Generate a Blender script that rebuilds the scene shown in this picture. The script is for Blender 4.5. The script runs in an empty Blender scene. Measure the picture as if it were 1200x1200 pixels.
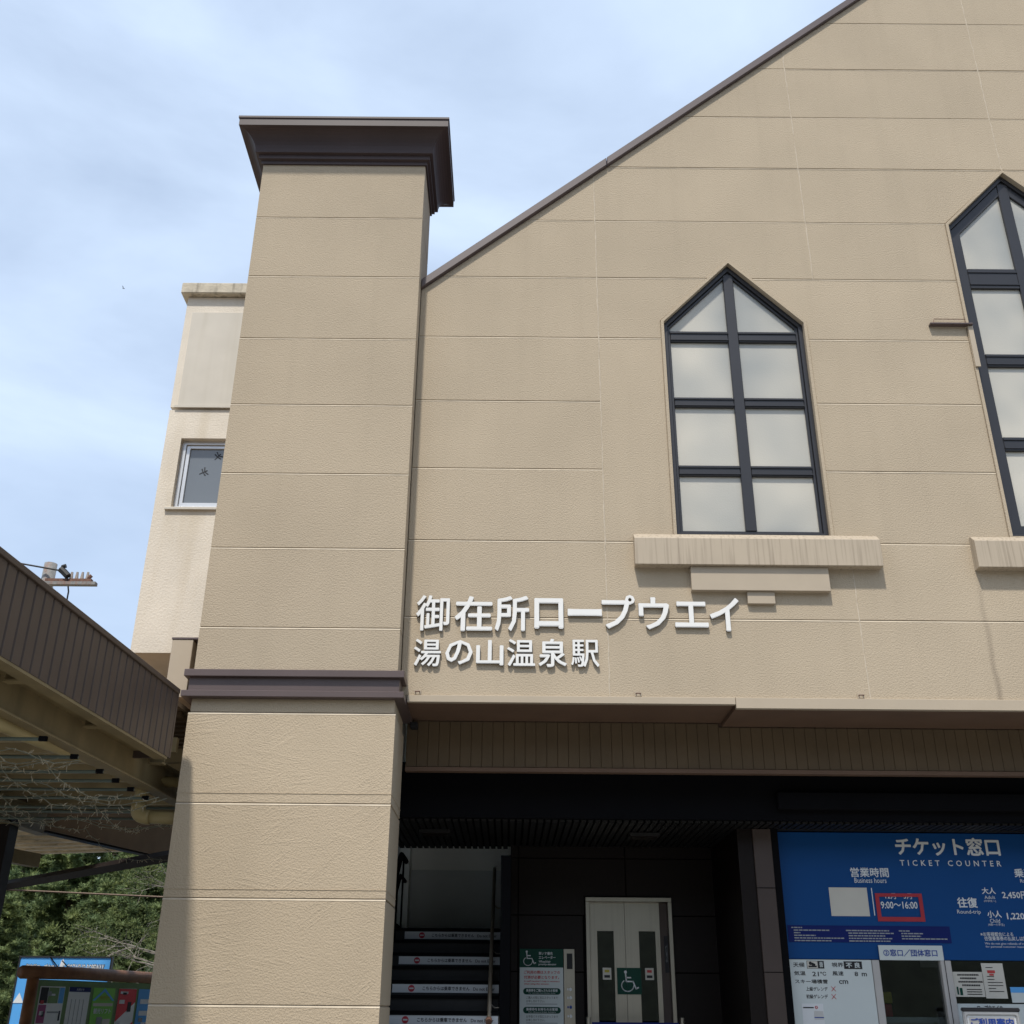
import bpy, bmesh, math, random
from mathutils import Matrix, Vector
random.seed(7)
R = math.radians
sc = bpy.context.scene
col = sc.collection

# ------------------------------------------------------------------ camera
cam_d = bpy.data.cameras.new('camera'); cam = bpy.data.objects.new('camera', cam_d); col.objects.link(cam)
cam_d.sensor_width = 36.0; cam_d.lens = 36.0 * 1250 / 1200; cam_d.clip_end = 2000; cam_d.clip_start = 0.05
cam.matrix_world = Matrix.Translation((0, 0, 1.6)) @ Matrix.Rotation(R(90 + 24.9), 4, 'X') @ Matrix.Rotation(0.0085, 4, 'Z')
sc.camera = cam

# ------------------------------------------------------------------ light
SUN = Vector((0.165, 0.55, -1.0)).normalized()          # direction the light travels
SUN_EL = math.asin(-SUN.z); 
sd = bpy.data.lights.new('sun', 'SUN'); sun = bpy.data.objects.new('sun', sd); col.objects.link(sun)
sd.energy = 2.9; sd.angle = R(3.2); sd.color = (1.0, 0.95, 0.87)
sun.rotation_euler = SUN.to_track_quat('-Z', 'Y').to_euler(); sun.location = (0, -20, 30)

w = bpy.data.worlds.new('World'); sc.world = w; w.use_nodes = True
nt = w.node_tree; nt.nodes.clear()
def N(t, typ, **kw):
    n = t.nodes.new(typ)
    for k, v in kw.items():
        if hasattr(n, k): setattr(n, k, v)
    return n
sky = N(nt, 'ShaderNodeTexSky'); sky.sky_type = 'NISHITA'; sky.sun_disc = False
sky.sun_elevation = SUN_EL
sky.sun_rotation = math.atan2(-SUN.x, -SUN.y)            # azimuth of the sun, clockwise from +Y
sky.air_density = 1.0; sky.dust_density = 1.6; sky.ozone_density = 1.5
bg = N(nt, 'ShaderNodeBackground'); out = N(nt, 'ShaderNodeOutputWorld')
tc = N(nt, 'ShaderNodeTexCoord')
mp = N(nt, 'ShaderNodeMapping'); mp.inputs['Scale'].default_value = (1.2, 1.2, 3.0)
mp.inputs['Location'].default_value = (0.45, 0.1, 0.35)
nz = N(nt, 'ShaderNodeTexNoise'); nz.inputs['Scale'].default_value = 1.7; nz.inputs['Detail'].default_value = 6; nz.inputs['Roughness'].default_value = 0.52
nz.inputs['Distortion'].default_value = 0.3
cr = N(nt, 'ShaderNodeMapRange'); cr.inputs['From Min'].default_value = 0.36; cr.inputs['From Max'].default_value = 0.70
cr.inputs['To Min'].default_value = 0.40; cr.inputs['To Max'].default_value = 0.84
mx = N(nt, 'ShaderNodeMixRGB'); mx.inputs['Color2'].default_value = (5.7, 6.85, 8.5, 1)
L = nt.links.new
L(tc.outputs['Generated'], mp.inputs['Vector']); L(mp.outputs['Vector'], nz.inputs['Vector']); L(nz.outputs['Fac'], cr.inputs['Value'])
L(cr.outputs['Result'], mx.inputs['Fac']); L(sky.outputs['Color'], mx.inputs['Color1']); L(mx.outputs['Color'], bg.inputs['Color'])
bg.inputs['Strength'].default_value = 0.112
L(bg.outputs['Background'], out.inputs['Surface'])
vs = sc.view_settings; vs.view_transform = 'Standard'; vs.look = 'None'; vs.gamma = 1.0; vs.use_curve_mapping = False
vs.exposure = 0.45

# ------------------------------------------------------------------ materials
def mat(name, color, rough=0.6, metal=0.0, var=0.08, vscale=3.0, bump=0.0, bscale=40.0, bdist=0.01, spec=0.4,
        streak=0.0, streak_scale=(14, 14, 0.7), scol=None, detail=4, rvar=0.0):
    m = bpy.data.materials.new(name); m.use_nodes = True
    t = m.node_tree; b = t.nodes['Principled BSDF']; lk = t.links.new
    b.inputs['Roughness'].default_value = rough; b.inputs['Metallic'].default_value = metal
    b.inputs['Specular IOR Level'].default_value = spec
    g = N(t, 'ShaderNodeNewGeometry')
    n1 = N(t, 'ShaderNodeTexNoise'); n1.inputs['Scale'].default_value = vscale; n1.inputs['Detail'].default_value = 5
    lk(g.outputs['Position'], n1.inputs['Vector'])
    r = N(t, 'ShaderNodeMapRange'); r.inputs['From Min'].default_value = .3; r.inputs['From Max'].default_value = .7
    r.inputs['To Min'].default_value = 1 - var; r.inputs['To Max'].default_value = 1 + var
    lk(n1.outputs['Fac'], r.inputs['Value'])
    v = N(t, 'ShaderNodeVectorMath', operation='SCALE'); v.inputs[0].default_value = color
    lk(r.outputs['Result'], v.inputs['Scale'])
    last = v.outputs['Vector']
    if streak:
        mpp = N(t, 'ShaderNodeMapping'); mpp.inputs['Scale'].default_value = streak_scale
        lk(g.outputs['Position'], mpp.inputs['Vector'])
        n2 = N(t, 'ShaderNodeTexNoise'); n2.inputs['Scale'].default_value = 1.0; n2.inputs['Detail'].default_value = 6
        lk(mpp.outputs['Vector'], n2.inputs['Vector'])
        r2 = N(t, 'ShaderNodeMapRange'); r2.inputs['From Min'].default_value = .5; r2.inputs['From Max'].default_value = .78
        r2.inputs['To Min'].default_value = 0; r2.inputs['To Max'].default_value = streak
        lk(n2.outputs['Fac'], r2.inputs['Value'])
        mm = N(t, 'ShaderNodeMixRGB'); mm.inputs['Color2'].default_value = (*(scol or [c * .45 for c in color]), 1)
        lk(r2.outputs['Result'], mm.inputs['Fac']); lk(last, mm.inputs['Color1']); last = mm.outputs['Color']
    lk(last, b.inputs['Base Color'])
    if rvar:
        r3 = N(t, 'ShaderNodeMapRange'); r3.inputs['To Min'].default_value = rough - rvar; r3.inputs['To Max'].default_value = rough + rvar
        lk(n1.outputs['Fac'], r3.inputs['Value']); lk(r3.outputs['Result'], b.inputs['Roughness'])
    if bump:
        n3 = N(t, 'ShaderNodeTexNoise'); n3.inputs['Scale'].default_value = bscale; n3.inputs['Detail'].default_value = detail
        lk(g.outputs['Position'], n3.inputs['Vector'])
        bp = N(t, 'ShaderNodeBump'); bp.inputs['Strength'].default_value = bump; bp.inputs['Distance'].default_value = bdist
        lk(n3.outputs['Fac'], bp.inputs['Height']); lk(bp.outputs['Normal'], b.inputs['Normal'])
    return m

def stucco(name, color, trowel=0.0, streak=.18):
    m = mat(name, color, rough=.9, var=.045, vscale=1.1, bump=.65, bscale=72, bdist=.009, spec=.2, streak=streak,
            streak_scale=(6, 6, .28), scol=[c * .74 for c in color], detail=3)
    t = m.node_tree; lk = t.links.new; b = t.nodes['Principled BSDF']
    src = b.inputs['Base Color'].links[0].from_socket
    oi = N(t, 'ShaderNodeObjectInfo'); rr = N(t, 'ShaderNodeMapRange'); rr.inputs['To Min'].default_value = .965; rr.inputs['To Max'].default_value = 1.03
    lk(oi.outputs['Random'], rr.inputs['Value']); sv = N(t, 'ShaderNodeVectorMath', operation='SCALE'); lk(src, sv.inputs[0]); lk(rr.outputs['Result'], sv.inputs['Scale'])
    # rain streak that runs down from the left end of the tall window's sill
    g0 = [n for n in t.nodes if n.type == 'NEW_GEOMETRY'][0]
    sx = N(t, 'ShaderNodeSeparateXYZ'); lk(g0.outputs['Position'], sx.inputs[0])
    wob = N(t, 'ShaderNodeTexNoise'); wob.inputs['Scale'].default_value = 4; lk(g0.outputs['Position'], wob.inputs['Vector'])
    m1 = N(t, 'ShaderNodeMath', operation='MULTIPLY_ADD'); m1.inputs[1].default_value = .05; m1.inputs[2].default_value = -4.245; lk(wob.outputs['Fac'], m1.inputs[0])
    m2 = N(t, 'ShaderNodeMath', operation='ADD'); lk(sx.outputs['X'], m2.inputs[0]); lk(m1.outputs[0], m2.inputs[1])
    m3 = N(t, 'ShaderNodeMath', operation='ABSOLUTE'); lk(m2.outputs[0], m3.inputs[0])
    m4 = N(t, 'ShaderNodeMapRange'); m4.inputs['From Min'].default_value = .006; m4.inputs['From Max'].default_value = .035; m4.inputs['To Min'].default_value = 1; m4.inputs['To Max'].default_value = 0; lk(m3.outputs[0], m4.inputs['Value'])
    m5 = N(t, 'ShaderNodeMapRange'); m5.inputs['From Min'].default_value = 4.0; m5.inputs['From Max'].default_value = 5.25; m5.inputs['To Min'].default_value = .55; m5.inputs['To Max'].default_value = .12; lk(sx.outputs['Z'], m5.inputs['Value'])
    m6 = N(t, 'ShaderNodeMath', operation='LESS_THAN'); m6.inputs[1].default_value = 5.26; lk(sx.outputs['Z'], m6.inputs[0])
    m7 = N(t, 'ShaderNodeMath', operation='MULTIPLY'); lk(m4.outputs[0], m7.inputs[0]); lk(m5.outputs[0], m7.inputs[1])
    m8 = N(t, 'ShaderNodeMath', operation='MULTIPLY'); lk(m7.outputs[0], m8.inputs[0]); lk(m6.outputs[0], m8.inputs[1])
    mz = N(t, 'ShaderNodeMixRGB'); mz.inputs['Color2'].default_value = (.20, .16, .12, 1); lk(m8.outputs[0], mz.inputs['Fac']); lk(sv.outputs['Vector'], mz.inputs['Color1'])
    lk(mz.outputs['Color'], b.inputs['Base Color'])
    bp = [n for n in t.nodes if n.type == 'BUMP'][0]
    g = [n for n in t.nodes if n.type == 'NEW_GEOMETRY'][0]
    if trowel:
        prev = None
        for q, (ang, off) in enumerate(((12, 0), (-38, 7), (64, 19), (-8, 31))):
            mpp = N(t, 'ShaderNodeMapping'); mpp.vector_type = 'TEXTURE'; mpp.inputs['Rotation'].default_value = (0, R(ang), 0)
            mpp.inputs['Scale'].default_value = (.42, .06, .020); mpp.inputs['Location'].default_value = (off, off, off); lk(g.outputs['Position'], mpp.inputs['Vector'])
            n2 = N(t, 'ShaderNodeTexNoise'); n2.inputs['Scale'].default_value = 1; n2.inputs['Detail'].default_value = 2; lk(mpp.outputs['Vector'], n2.inputs['Vector'])
            pw = N(t, 'ShaderNodeMapRange'); pw.inputs['From Min'].default_value = .56; pw.inputs['From Max'].default_value = .66; lk(n2.outputs['Fac'], pw.inputs['Value'])
            k = N(t, 'ShaderNodeTexNoise'); k.inputs['Scale'].default_value = 2.3; k.inputs['Detail'].default_value = 1
            va = N(t, 'ShaderNodeVectorMath', operation='ADD'); va.inputs[1].default_value = (off, off, off); lk(g.outputs['Position'], va.inputs[0]); lk(va.outputs[0], k.inputs['Vector'])
            kr = N(t, 'ShaderNodeMapRange'); kr.inputs['From Min'].default_value = .5; kr.inputs['From Max'].default_value = .62; lk(k.outputs['Fac'], kr.inputs['Value'])
            mu = N(t, 'ShaderNodeMath', operation='MULTIPLY'); lk(pw.outputs['Result'], mu.inputs[0]); lk(kr.outputs['Result'], mu.inputs[1])
            if prev is None: prev = mu
            else:
                mxx = N(t, 'ShaderNodeMath', operation='MAXIMUM'); lk(prev.outputs[0], mxx.inputs[0]); lk(mu.outputs[0], mxx.inputs[1]); prev = mxx
        b2 = N(t, 'ShaderNodeBump'); b2.inputs['Strength'].default_value = trowel; b2.inputs['Distance'].default_value = .008
        lk(prev.outputs[0], b2.inputs['Height']); lk(bp.outputs['Normal'], b2.inputs['Normal']); lk(b2.outputs['Normal'], b.inputs['Normal'])
    return m

M = {}
BEIGE = (.440, .362, .263)
M['stucco'] = stucco('beige stucco', BEIGE)
M['stucco_low'] = stucco('trowelled beige stucco', (.462, .376, .268), trowel=.20, streak=.1)
M['stucco_back'] = mat('joint mortar', (.44, .37, .29), rough=.95, bump=.3)
M['joint_glint'] = mat('pale painted joint highlight', (.54, .46, .35), rough=.85, var=.12, vscale=6)  # joint highlight painted as a paler colour
M['caulk'] = mat('cream caulk', (.50, .425, .325), rough=.9, var=.1, vscale=20, bump=.4)
M['cream'] = mat('cream rough stucco', (.70, .63, .53), rough=.95, var=.06, vscale=2.2, bump=.6, bscale=45, bdist=.008, spec=.2, streak=.3, streak_scale=(4, 4, .5), scol=(.42, .32, .17))
M['cream_smooth'] = mat('smooth cream panel', (.58, .535, .46), rough=.8, var=.04, streak=.2, streak_scale=(8, 8, .4), scol=(.36, .31, .22))
M['cream_dirty'] = mat('mossy cornice', (.52, .46, .36), rough=.95, var=.15, vscale=9, bump=.6, bscale=30, streak=.9, streak_scale=(16, 16, 2), scol=(.12, .10, .07))
M['beige_paint'] = mat('beige painted metal', (.425, .353, .262), rough=.5, var=.03)
M['sill'] = mat('beige sill metal', (.425, .352, .262), rough=.55, var=.04, streak=.8, streak_scale=(38, 38, .9), scol=(.17, .13, .09))
M['sill_plain'] = mat('beige sill metal plain', (.425, .352, .262), rough=.55, var=.05)
M['brown'] = mat('brown coated metal', (.095, .068, .064), rough=.42, var=.08, vscale=2, spec=.5)
M['brown_cap'] = mat('dark brown cornice metal', (.054, .038, .038), rough=.5, var=.08, vscale=2, spec=.3)
M['brown_panel'] = mat('brown siding metal', (.074, .052, .040), rough=.5, var=.10, vscale=4, streak=.25, streak_scale=(30, 30, 1), scol=(.10, .078, .062))
M['soffit'] = mat('brown soffit board', (.14, .085, .055), rough=.7, var=.08)
M['slat'] = mat('olive brown board', (.108, .074, .040), rough=.7, var=.10)
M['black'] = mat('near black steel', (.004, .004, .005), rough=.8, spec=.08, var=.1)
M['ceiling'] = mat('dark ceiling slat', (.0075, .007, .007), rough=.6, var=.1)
M['sash'] = mat('dark bronze window sash', (.034, .034, .038), rough=.38, var=.05, spec=.5, metal=.3)
M['alu'] = mat('aluminium', (.62, .62, .62), rough=.35, metal=.6, var=.04)
M['alu_white'] = mat('pale aluminium post', (.50, .48, .46), rough=.45, metal=.2, var=.04)
M['steel'] = mat('brushed stainless steel', (.40, .375, .325), rough=.30, metal=.85, var=.06, streak=.2, streak_scale=(60, 60, 1))
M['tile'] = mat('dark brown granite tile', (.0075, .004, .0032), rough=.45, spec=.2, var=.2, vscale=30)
M['column'] = mat('brown column panel', (.06, .042, .035), rough=.5, var=.08)
M['white'] = mat('white painted letter', (.76, .75, .72), rough=.5, var=.02)
M['ltr_side'] = mat('letter side metal', (.16, .14, .12), rough=.5)
M['blue'] = mat('ticket sign blue', (.0010, .058, .215), rough=.5, spec=.2, var=.02)
M['navy'] = mat('navy band', (.002, .012, .12), rough=.5, spec=.2, var=.02)
M['red'] = mat('red tape', (.40, .025, .04), rough=.5, var=.1)
M['pink'] = mat('red print', (.50, .05, .05), rough=.5)
M['paper'] = mat('paper', (.60, .575, .51), rough=.8, var=.04)
M['paper_white'] = mat('white board', (.60, .65, .64), rough=.5, var=.02)
M['grey_print'] = mat('grey print', (.30, .32, .33), rough=.6)
M['ink'] = mat('black print', (.015, .015, .018), rough=.6)
M['blue_ink'] = mat('blue print', (.02, .06, .30), rough=.6)
M['sign_white'] = mat('sign white print', (.70, .72, .73), rough=.5, var=.02)
M['green'] = mat('elevator green', (.004, .055, .036), rough=.5, spec=.2, var=.03)
M['leafgreen'] = mat('poster green', (.22, .58, .08), rough=.5, var=.05)
M['board_green'] = mat('pin board green', (.20, .30, .14), rough=.8, var=.08)
M['log'] = mat('brown log', (.26, .115, .05), rough=.6, var=.25, vscale=8, bump=.4, bscale=30, streak=.5, streak_scale=(12, 12, 12))
M['sky_blue'] = mat('sign sky blue', (.10, .38, .80), rough=.4, var=.03)
M['gwall_hi'] = mat('pale stairwell paint', (.80, .82, .79), rough=.8, var=.03)
M['gwall_lo'] = mat('grey stairwell paint', (.56, .60, .61), rough=.8, var=.04)
M['stair'] = mat('dark stair stone', (.014, .014, .014), rough=.7, var=.15, vscale=12)
M['strip'] = mat('silver warning strip', (.55, .57, .58), rough=.5, var=.03)
M['canopy_beam'] = mat('tan steel beam', (.215, .165, .082), rough=.6, var=.14, vscale=5, streak=.3, streak_scale=(6, 6, 1))
M['deck'] = mat('brown roof deck', (.165, .105, .055), rough=.7, var=.18, vscale=3)
M['tan_deck'] = mat('corrugated tan deck', (.74, .60, .40), rough=.7, var=.2, vscale=6, streak=.5, streak_scale=(3, 30, 30), scol=(.15, .10, .05))
M['dark_steel'] = mat('blackened steel', (.016, .012, .011), rough=.6, spec=.12, var=.2)
M['rod'] = mat('green grey rod', (.10, .125, .10), rough=.5, var=.2)
M['pipe'] = mat('tan drain pipe', (.34, .27, .125), rough=.5, var=.06)
M['wire'] = mat('cable', (.012, .012, .012), rough=.6)
M['bulb'] = mat('pale bulb wire', (.46, .41, .30), rough=.5, var=.15)
M['bulb_wire'] = mat('pale green wire', (.20, .21, .16), rough=.5)
M['rail_metal'] = mat('worn brass coloured rail', (.20, .165, .12), rough=.5, metal=.3)
M['poster_white'] = mat('bright poster paper', (.82, .83, .82), rough=.6)
M['poster_red'] = mat('bright poster red', (.70, .04, .05), rough=.5)
M['slat_tan'] = mat('tan roof slat', (.40, .31, .165), rough=.7, var=.2)
M['galv'] = mat('rusty galvanised steel', (.20, .20, .195), rough=.7, var=.2, vscale=20, streak=.8, streak_scale=(14, 14, 5), scol=(.20, .08, .04))
M['rust'] = mat('rusted steel', (.16, .085, .06), rough=.8, var=.3, vscale=30)
M['porcelain'] = mat('porcelain', (.30, .26, .23), rough=.3, var=.15)
M['bark'] = mat('bark', (.10, .075, .055), rough=.9, var=.3, vscale=15, bump=.5)
M['branch'] = mat('pale bare branch', (.26, .23, .19), rough=.8, var=.2, vscale=10)
M['asphalt'] = mat('pale concrete paving', (.25, .24, .22), rough=.9, var=.12, vscale=1.5, bump=.3, bscale=60)
M['hill'] = mat('wooded hillside soil', (.036, .042, .026), rough=.95, var=.4, vscale=2)
M['iron'] = mat('rusty wrought iron', (.14, .09, .06), rough=.6, var=.3, vscale=30)
M['yellow'] = mat('yellow folder', (.45, .36, .03), rough=.5)
M['counter'] = mat('grey counter', (.26, .28, .29), rough=.5)
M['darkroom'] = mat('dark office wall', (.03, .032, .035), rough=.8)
M['purple'] = mat('magenta print', (.35, .08, .20), rough=.6)

def leafmat(name, c, tr=.35):
    m = bpy.data.materials.new(name); m.use_nodes = True; t = m.node_tree; lk = t.links.new
    b = t.nodes['Principled BSDF']; b.inputs['Roughness'].default_value = .55; b.inputs['Specular IOR Level'].default_value = .25
    g = N(t, 'ShaderNodeNewGeometry'); n = N(t, 'ShaderNodeTexNoise'); n.inputs['Scale'].default_value = 1.6; n.inputs['Detail'].default_value = 9; n.inputs['Roughness'].default_value = .75
    lk(g.outputs['Position'], n.inputs['Vector'])
    r = N(t, 'ShaderNodeValToRGB'); r.color_ramp.elements[0].position = .35; r.color_ramp.elements[1].position = .68
    r.color_ramp.elements[0].color = (c[0] * .6, c[1] * .7, c[2] * .8, 1); r.color_ramp.elements[1].color = (c[0] * 1.35, c[1] * 1.2, c[2] * 1.0, 1)
    lk(n.outputs['Fac'], r.inputs['Fac']); lk(r.outputs['Color'], b.inputs['Base Color'])
    n9 = N(t, 'ShaderNodeTexNoise'); n9.inputs['Scale'].default_value = 16; n9.inputs['Detail'].default_value = 3; lk(g.outputs['Position'], n9.inputs['Vector'])
    b9 = N(t, 'ShaderNodeBump'); b9.inputs['Strength'].default_value = 1.0; b9.inputs['Distance'].default_value = .06; lk(n9.outputs['Fac'], b9.inputs['Height']); lk(b9.outputs['Normal'], b.inputs['Normal'])
    tl = N(t, 'ShaderNodeBsdfTranslucent'); lk(r.outputs['Color'], tl.inputs['Color'])
    ms = N(t, 'ShaderNodeMixShader'); ms.inputs['Fac'].default_value = tr
    o = [q for q in t.nodes if q.type == 'OUTPUT_MATERIAL'][0]
    lk(b.outputs[0], ms.inputs[1]); lk(tl.outputs[0], ms.inputs[2]); lk(ms.outputs[0], o.inputs['Surface'])
    return m
M['needle'] = leafmat('conifer needles', (.180, .235, .095))
M['needle_dark'] = leafmat('dark conifer needles', (.105, .145, .065))
M['needle_blue'] = leafmat('blue green foliage', (.115, .165, .08))
M['leaf_pale'] = leafmat('pale yellow green leaves', (.10, .125, .042))

def glassmat(name, color, rough, fac_t=0.0, frost=True):
    m = bpy.data.materials.new(name); m.use_nodes = True; t = m.node_tree; lk = t.links.new
    b = t.nodes['Principled BSDF']; b.inputs['Roughness'].default_value = rough
    b.inputs['Base Color'].default_value = (*color, 1); b.inputs['Specular IOR Level'].default_value = .8
    if frost:
        g = N(t, 'ShaderNodeNewGeometry'); n = N(t, 'ShaderNodeTexNoise'); n.inputs['Scale'].default_value = 110
        lk(g.outputs['Position'], n.inputs['Vector']); bp = N(t, 'ShaderNodeBump'); bp.inputs['Strength'].default_value = .35; bp.inputs['Distance'].default_value = .004
        lk(n.outputs['Fac'], bp.inputs['Height']); lk(bp.outputs['Normal'], b.inputs['Normal'])
        tl = N(t, 'ShaderNodeBsdfTranslucent'); tl.inputs['Color'].default_value = (.85, .88, .88, 1)
        ms = N(t, 'ShaderNodeMixShader'); ms.inputs['Fac'].default_value = fac_t
        o = [q for q in t.nodes if q.type == 'OUTPUT_MATERIAL'][0]
        lk(b.outputs[0], ms.inputs[1]); lk(tl.outputs[0], ms.inputs[2]); lk(ms.outputs[0], o.inputs['Surface'])
    return m
M['frost'] = glassmat('frosted wired glass', (.47, .475, .45), .26, .12)
m_ = M['frost']; t_ = m_.node_tree; g_ = N(t_, 'ShaderNodeNewGeometry')
n_ = N(t_, 'ShaderNodeTexNoise'); n_.inputs['Scale'].default_value = 1.25; n_.inputs['Detail'].default_value = 1.5; t_.links.new(g_.outputs['Position'], n_.inputs['Vector'])
c_ = N(t_, 'ShaderNodeValToRGB'); c_.color_ramp.elements[0].position = .30; c_.color_ramp.elements[0].color = (.36, .365, .34, 1); c_.color_ramp.elements[1].position = .66; c_.color_ramp.elements[1].color = (.62, .58, .49, 1)  # uneven glow of the panes put into the base colour as noise
t_.links.new(n_.outputs['Fac'], c_.inputs['Fac']); t_.links.new(c_.outputs['Color'], t_.nodes['Principled BSDF'].inputs['Base Color'])
def clearglass(name, tint, alpha):
    m = bpy.data.materials.new(name); m.use_nodes = True; t = m.node_tree; lk = t.links.new
    for n in list(t.nodes):
        if n.type != 'OUTPUT_MATERIAL': t.nodes.remove(n)
    o = t.nodes[0]; tr = N(t, 'ShaderNodeBsdfTransparent'); tr.inputs['Color'].default_value = (*tint, 1)
    gl = N(t, 'ShaderNodeBsdfGlossy'); gl.inputs['Roughness'].default_value = .02
    f = N(t, 'ShaderNodeFresnel'); f.inputs['IOR'].default_value = 1.5
    ms = N(t, 'ShaderNodeMixShader'); ma = N(t, 'ShaderNodeMath', operation='ADD'); ma.inputs[1].default_value = alpha
    lk(f.outputs[0], ma.inputs[0]); lk(ma.outputs[0], ms.inputs['Fac']); lk(tr.outputs[0], ms.inputs[1]); lk(gl.outputs[0], ms.inputs[2]); lk(ms.outputs[0], o.inputs['Surface'])
    return m
M['clear'] = clearglass('clear window glass', (.75, .8, .8), .03)
M['annex_glass'] = glassmat('grey annex glass', (.16, .18, .20), .12, 0, frost=False)

# ------------------------------------------------------------------ object helpers
WM = {}   # object name -> world matrix of its frame
def setp(o, label=None, cat=None, group=None, kind=None):
    if label: o['label'] = label
    if cat: o['category'] = cat
    if group: o['group'] = group
    if kind: o['kind'] = kind
def thing(name, label, cat, loc=(0, 0, 0), rz=0.0, group=None):
    o = bpy.data.objects.new(name, None); col.objects.link(o); o.empty_display_size = .2
    o.location = loc; o.rotation_euler = (0, 0, rz); setp(o, label, cat, group)
    WM[o.name] = Matrix.Translation(loc) @ Matrix.Rotation(rz, 4, 'Z')
    return o

class MB:
    def __init__(s): s.v = []; s.f = []
    def add(s, vs, fs):
        n = len(s.v); s.v += [tuple(p) for p in vs]; s.f += [tuple(i + n for i in f) for f in fs]; return s
    def box(s, x0, x1, y0, y1, z0, z1):
        return s.add([(x0, y0, z0), (x1, y0, z0), (x1, y1, z0), (x0, y1, z0), (x0, y0, z1), (x1, y0, z1), (x1, y1, z1), (x0, y1, z1)],
                     [(0, 3, 2, 1), (4, 5, 6, 7), (0, 1, 5, 4), (1, 2, 6, 5), (2, 3, 7, 6), (3, 0, 4, 7)])
    def prism(s, poly, y0, y1):           # polygon in XZ, counter-clockwise seen from -Y
        n = len(poly)
        vs = [(x, y0, z) for x, z in poly] + [(x, y1, z) for x, z in poly]
        fs = [tuple(range(n)), tuple(range(2 * n - 1, n - 1, -1))]
        for i in range(n):
            j = (i + 1) % n; fs.append((i, i + n, j + n, j))
        return s.add(vs, fs)
    def prism_x(s, poly, x0, x1):         # polygon in YZ
        n = len(poly)
        vs = [(x0, y, z) for y, z in poly] + [(x1, y, z) for y, z in poly]
        fs = [tuple(range(n - 1, -1, -1)), tuple(range(n, 2 * n))]
        for i in range(n):
            j = (i + 1) % n; fs.append((i, j, j + n, i + n))
        return s.add(vs, fs)
    def ring(s, outer, inner, y0, y1):    # frame between two polygons with equal counts
        n = len(outer)
        vs = [(x, y0, z) for x, z in outer] + [(x, y0, z) for x, z in inner] + [(x, y1, z) for x, z in outer] + [(x, y1, z) for x, z in inner]
        fs = []
        for i in range(n):
            j = (i + 1) % n
            fs += [(i, j, n + j, n + i), (2 * n + i, 3 * n + i, 3 * n + j, 2 * n + j), (i, 2 * n + i, 2 * n + j, j), (n + i, n + j, 3 * n + j, 3 * n + i)]
        return s.add(vs, fs)
    def tube(s, pts, r, n=8, r1=None, caps=True):
        pts = [Vector(p) for p in pts]; m = len(pts); rings = []
        up = Vector((0, 0, 1))
        base = len(s.v); vs = []; fs = []
        for k, p in enumerate(pts):
            d = (pts[min(k + 1, m - 1)] - pts[max(k - 1, 0)]).normalized()
            a = d.cross(up)
            if a.length < .05: a = d.cross(Vector((1, 0, 0)))
            a.normalize(); b = d.cross(a).normalized()
            rr = r if r1 is None else r + (r1 - r) * k / (m - 1)
            for i in range(n):
                t = 2 * math.pi * i / n
                vs.append(p + a * (math.cos(t) * rr) + b * (math.sin(t) * rr))
        for k in range(m - 1):
            for i in range(n):
                j = (i + 1) % n
                fs.append((k * n + i, k * n + j, (k + 1) * n + j, (k + 1) * n + i))
        if caps: fs += [tuple(range(n - 1, -1, -1)), tuple((m - 1) * n + i for i in range(n))]
        return s.add(vs, fs)
    def panel(s, poly, y0, y1, bev=.008, drop=.008, top=0):   # slab whose front edge is chamfered
        inn = offset(poly, bev); n = len(poly)
        if top:
            zt = max(p[1] for p in poly); zb = min(p[1] for p in poly)
            inn = [(q[0], q[1] - top if abs(p[1] - zt) < .003 and zt - zb > .2 else (q[1] - bev * .6 if abs(p[1] - zb) < .003 else q[1])) for p, q in zip(poly, inn)]
        vs = [(x, y0, z) for x, z in inn] + [(x, y0 + drop, z) for x, z in poly] + [(x, y1, z) for x, z in poly]
        fs = [tuple(range(n))]
        for i in range(n):
            j = (i + 1) % n
            fs += [(i, n + i, n + j, j), (n + i, 2 * n + i, 2 * n + j, n + j)]
        return s.add(vs, fs)
    def build(s, name, m, parent=None, label=None, bevel=0, smooth=False, local=False, **kw):
        me = bpy.data.meshes.new(name)
        vs = s.v
        if parent is not None and not local:
            inv = WM[parent.name].inverted(); vs = [tuple(inv @ Vector(p)) for p in vs]
        me.from_pydata(vs, [], s.f); me.update()
        bm = bmesh.new(); bm.from_mesh(me)
        bmesh.ops.recalc_face_normals(bm, faces=bm.faces)
        if bevel: bmesh.ops.bevel(bm, geom=bm.edges[:], offset=bevel, segments=1, affect='EDGES', clamp_overlap=True)
        bm.to_mesh(me); bm.free()
        if smooth:
            for p in me.polygons: p.use_smooth = True
        me.materials.append(M[m] if isinstance(m, str) else m)
        o = bpy.data.objects.new(name, me); col.objects.link(o)
        if parent is not None: o.parent = parent; WM[o.name] = WM[parent.name]
        else: WM[o.name] = Matrix.Identity(4)
        setp(o, label, **kw)
        return o
def offset(poly, d):
    n = len(poly); out_ = []
    for i in range(n):
        p0, p1, p2 = poly[i - 1], poly[i], poly[(i + 1) % n]
        e1 = Vector((p1[0] - p0[0], p1[1] - p0[1])); e2 = Vector((p2[0] - p1[0], p2[1] - p1[1]))
        if e1.length < 1e-6 or e2.length < 1e-6: out_.append(p1); continue
        e1.normalize(); e2.normalize()
        n1 = Vector((-e1.y, e1.x)); n2 = Vector((-e2.y, e2.x)); b = n1 + n2
        k = d / max(.25, (1 + n1.dot(n2)))
        out_.append((p1[0] + b.x * k, p1[1] + b.y * k))
    return out_
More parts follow.
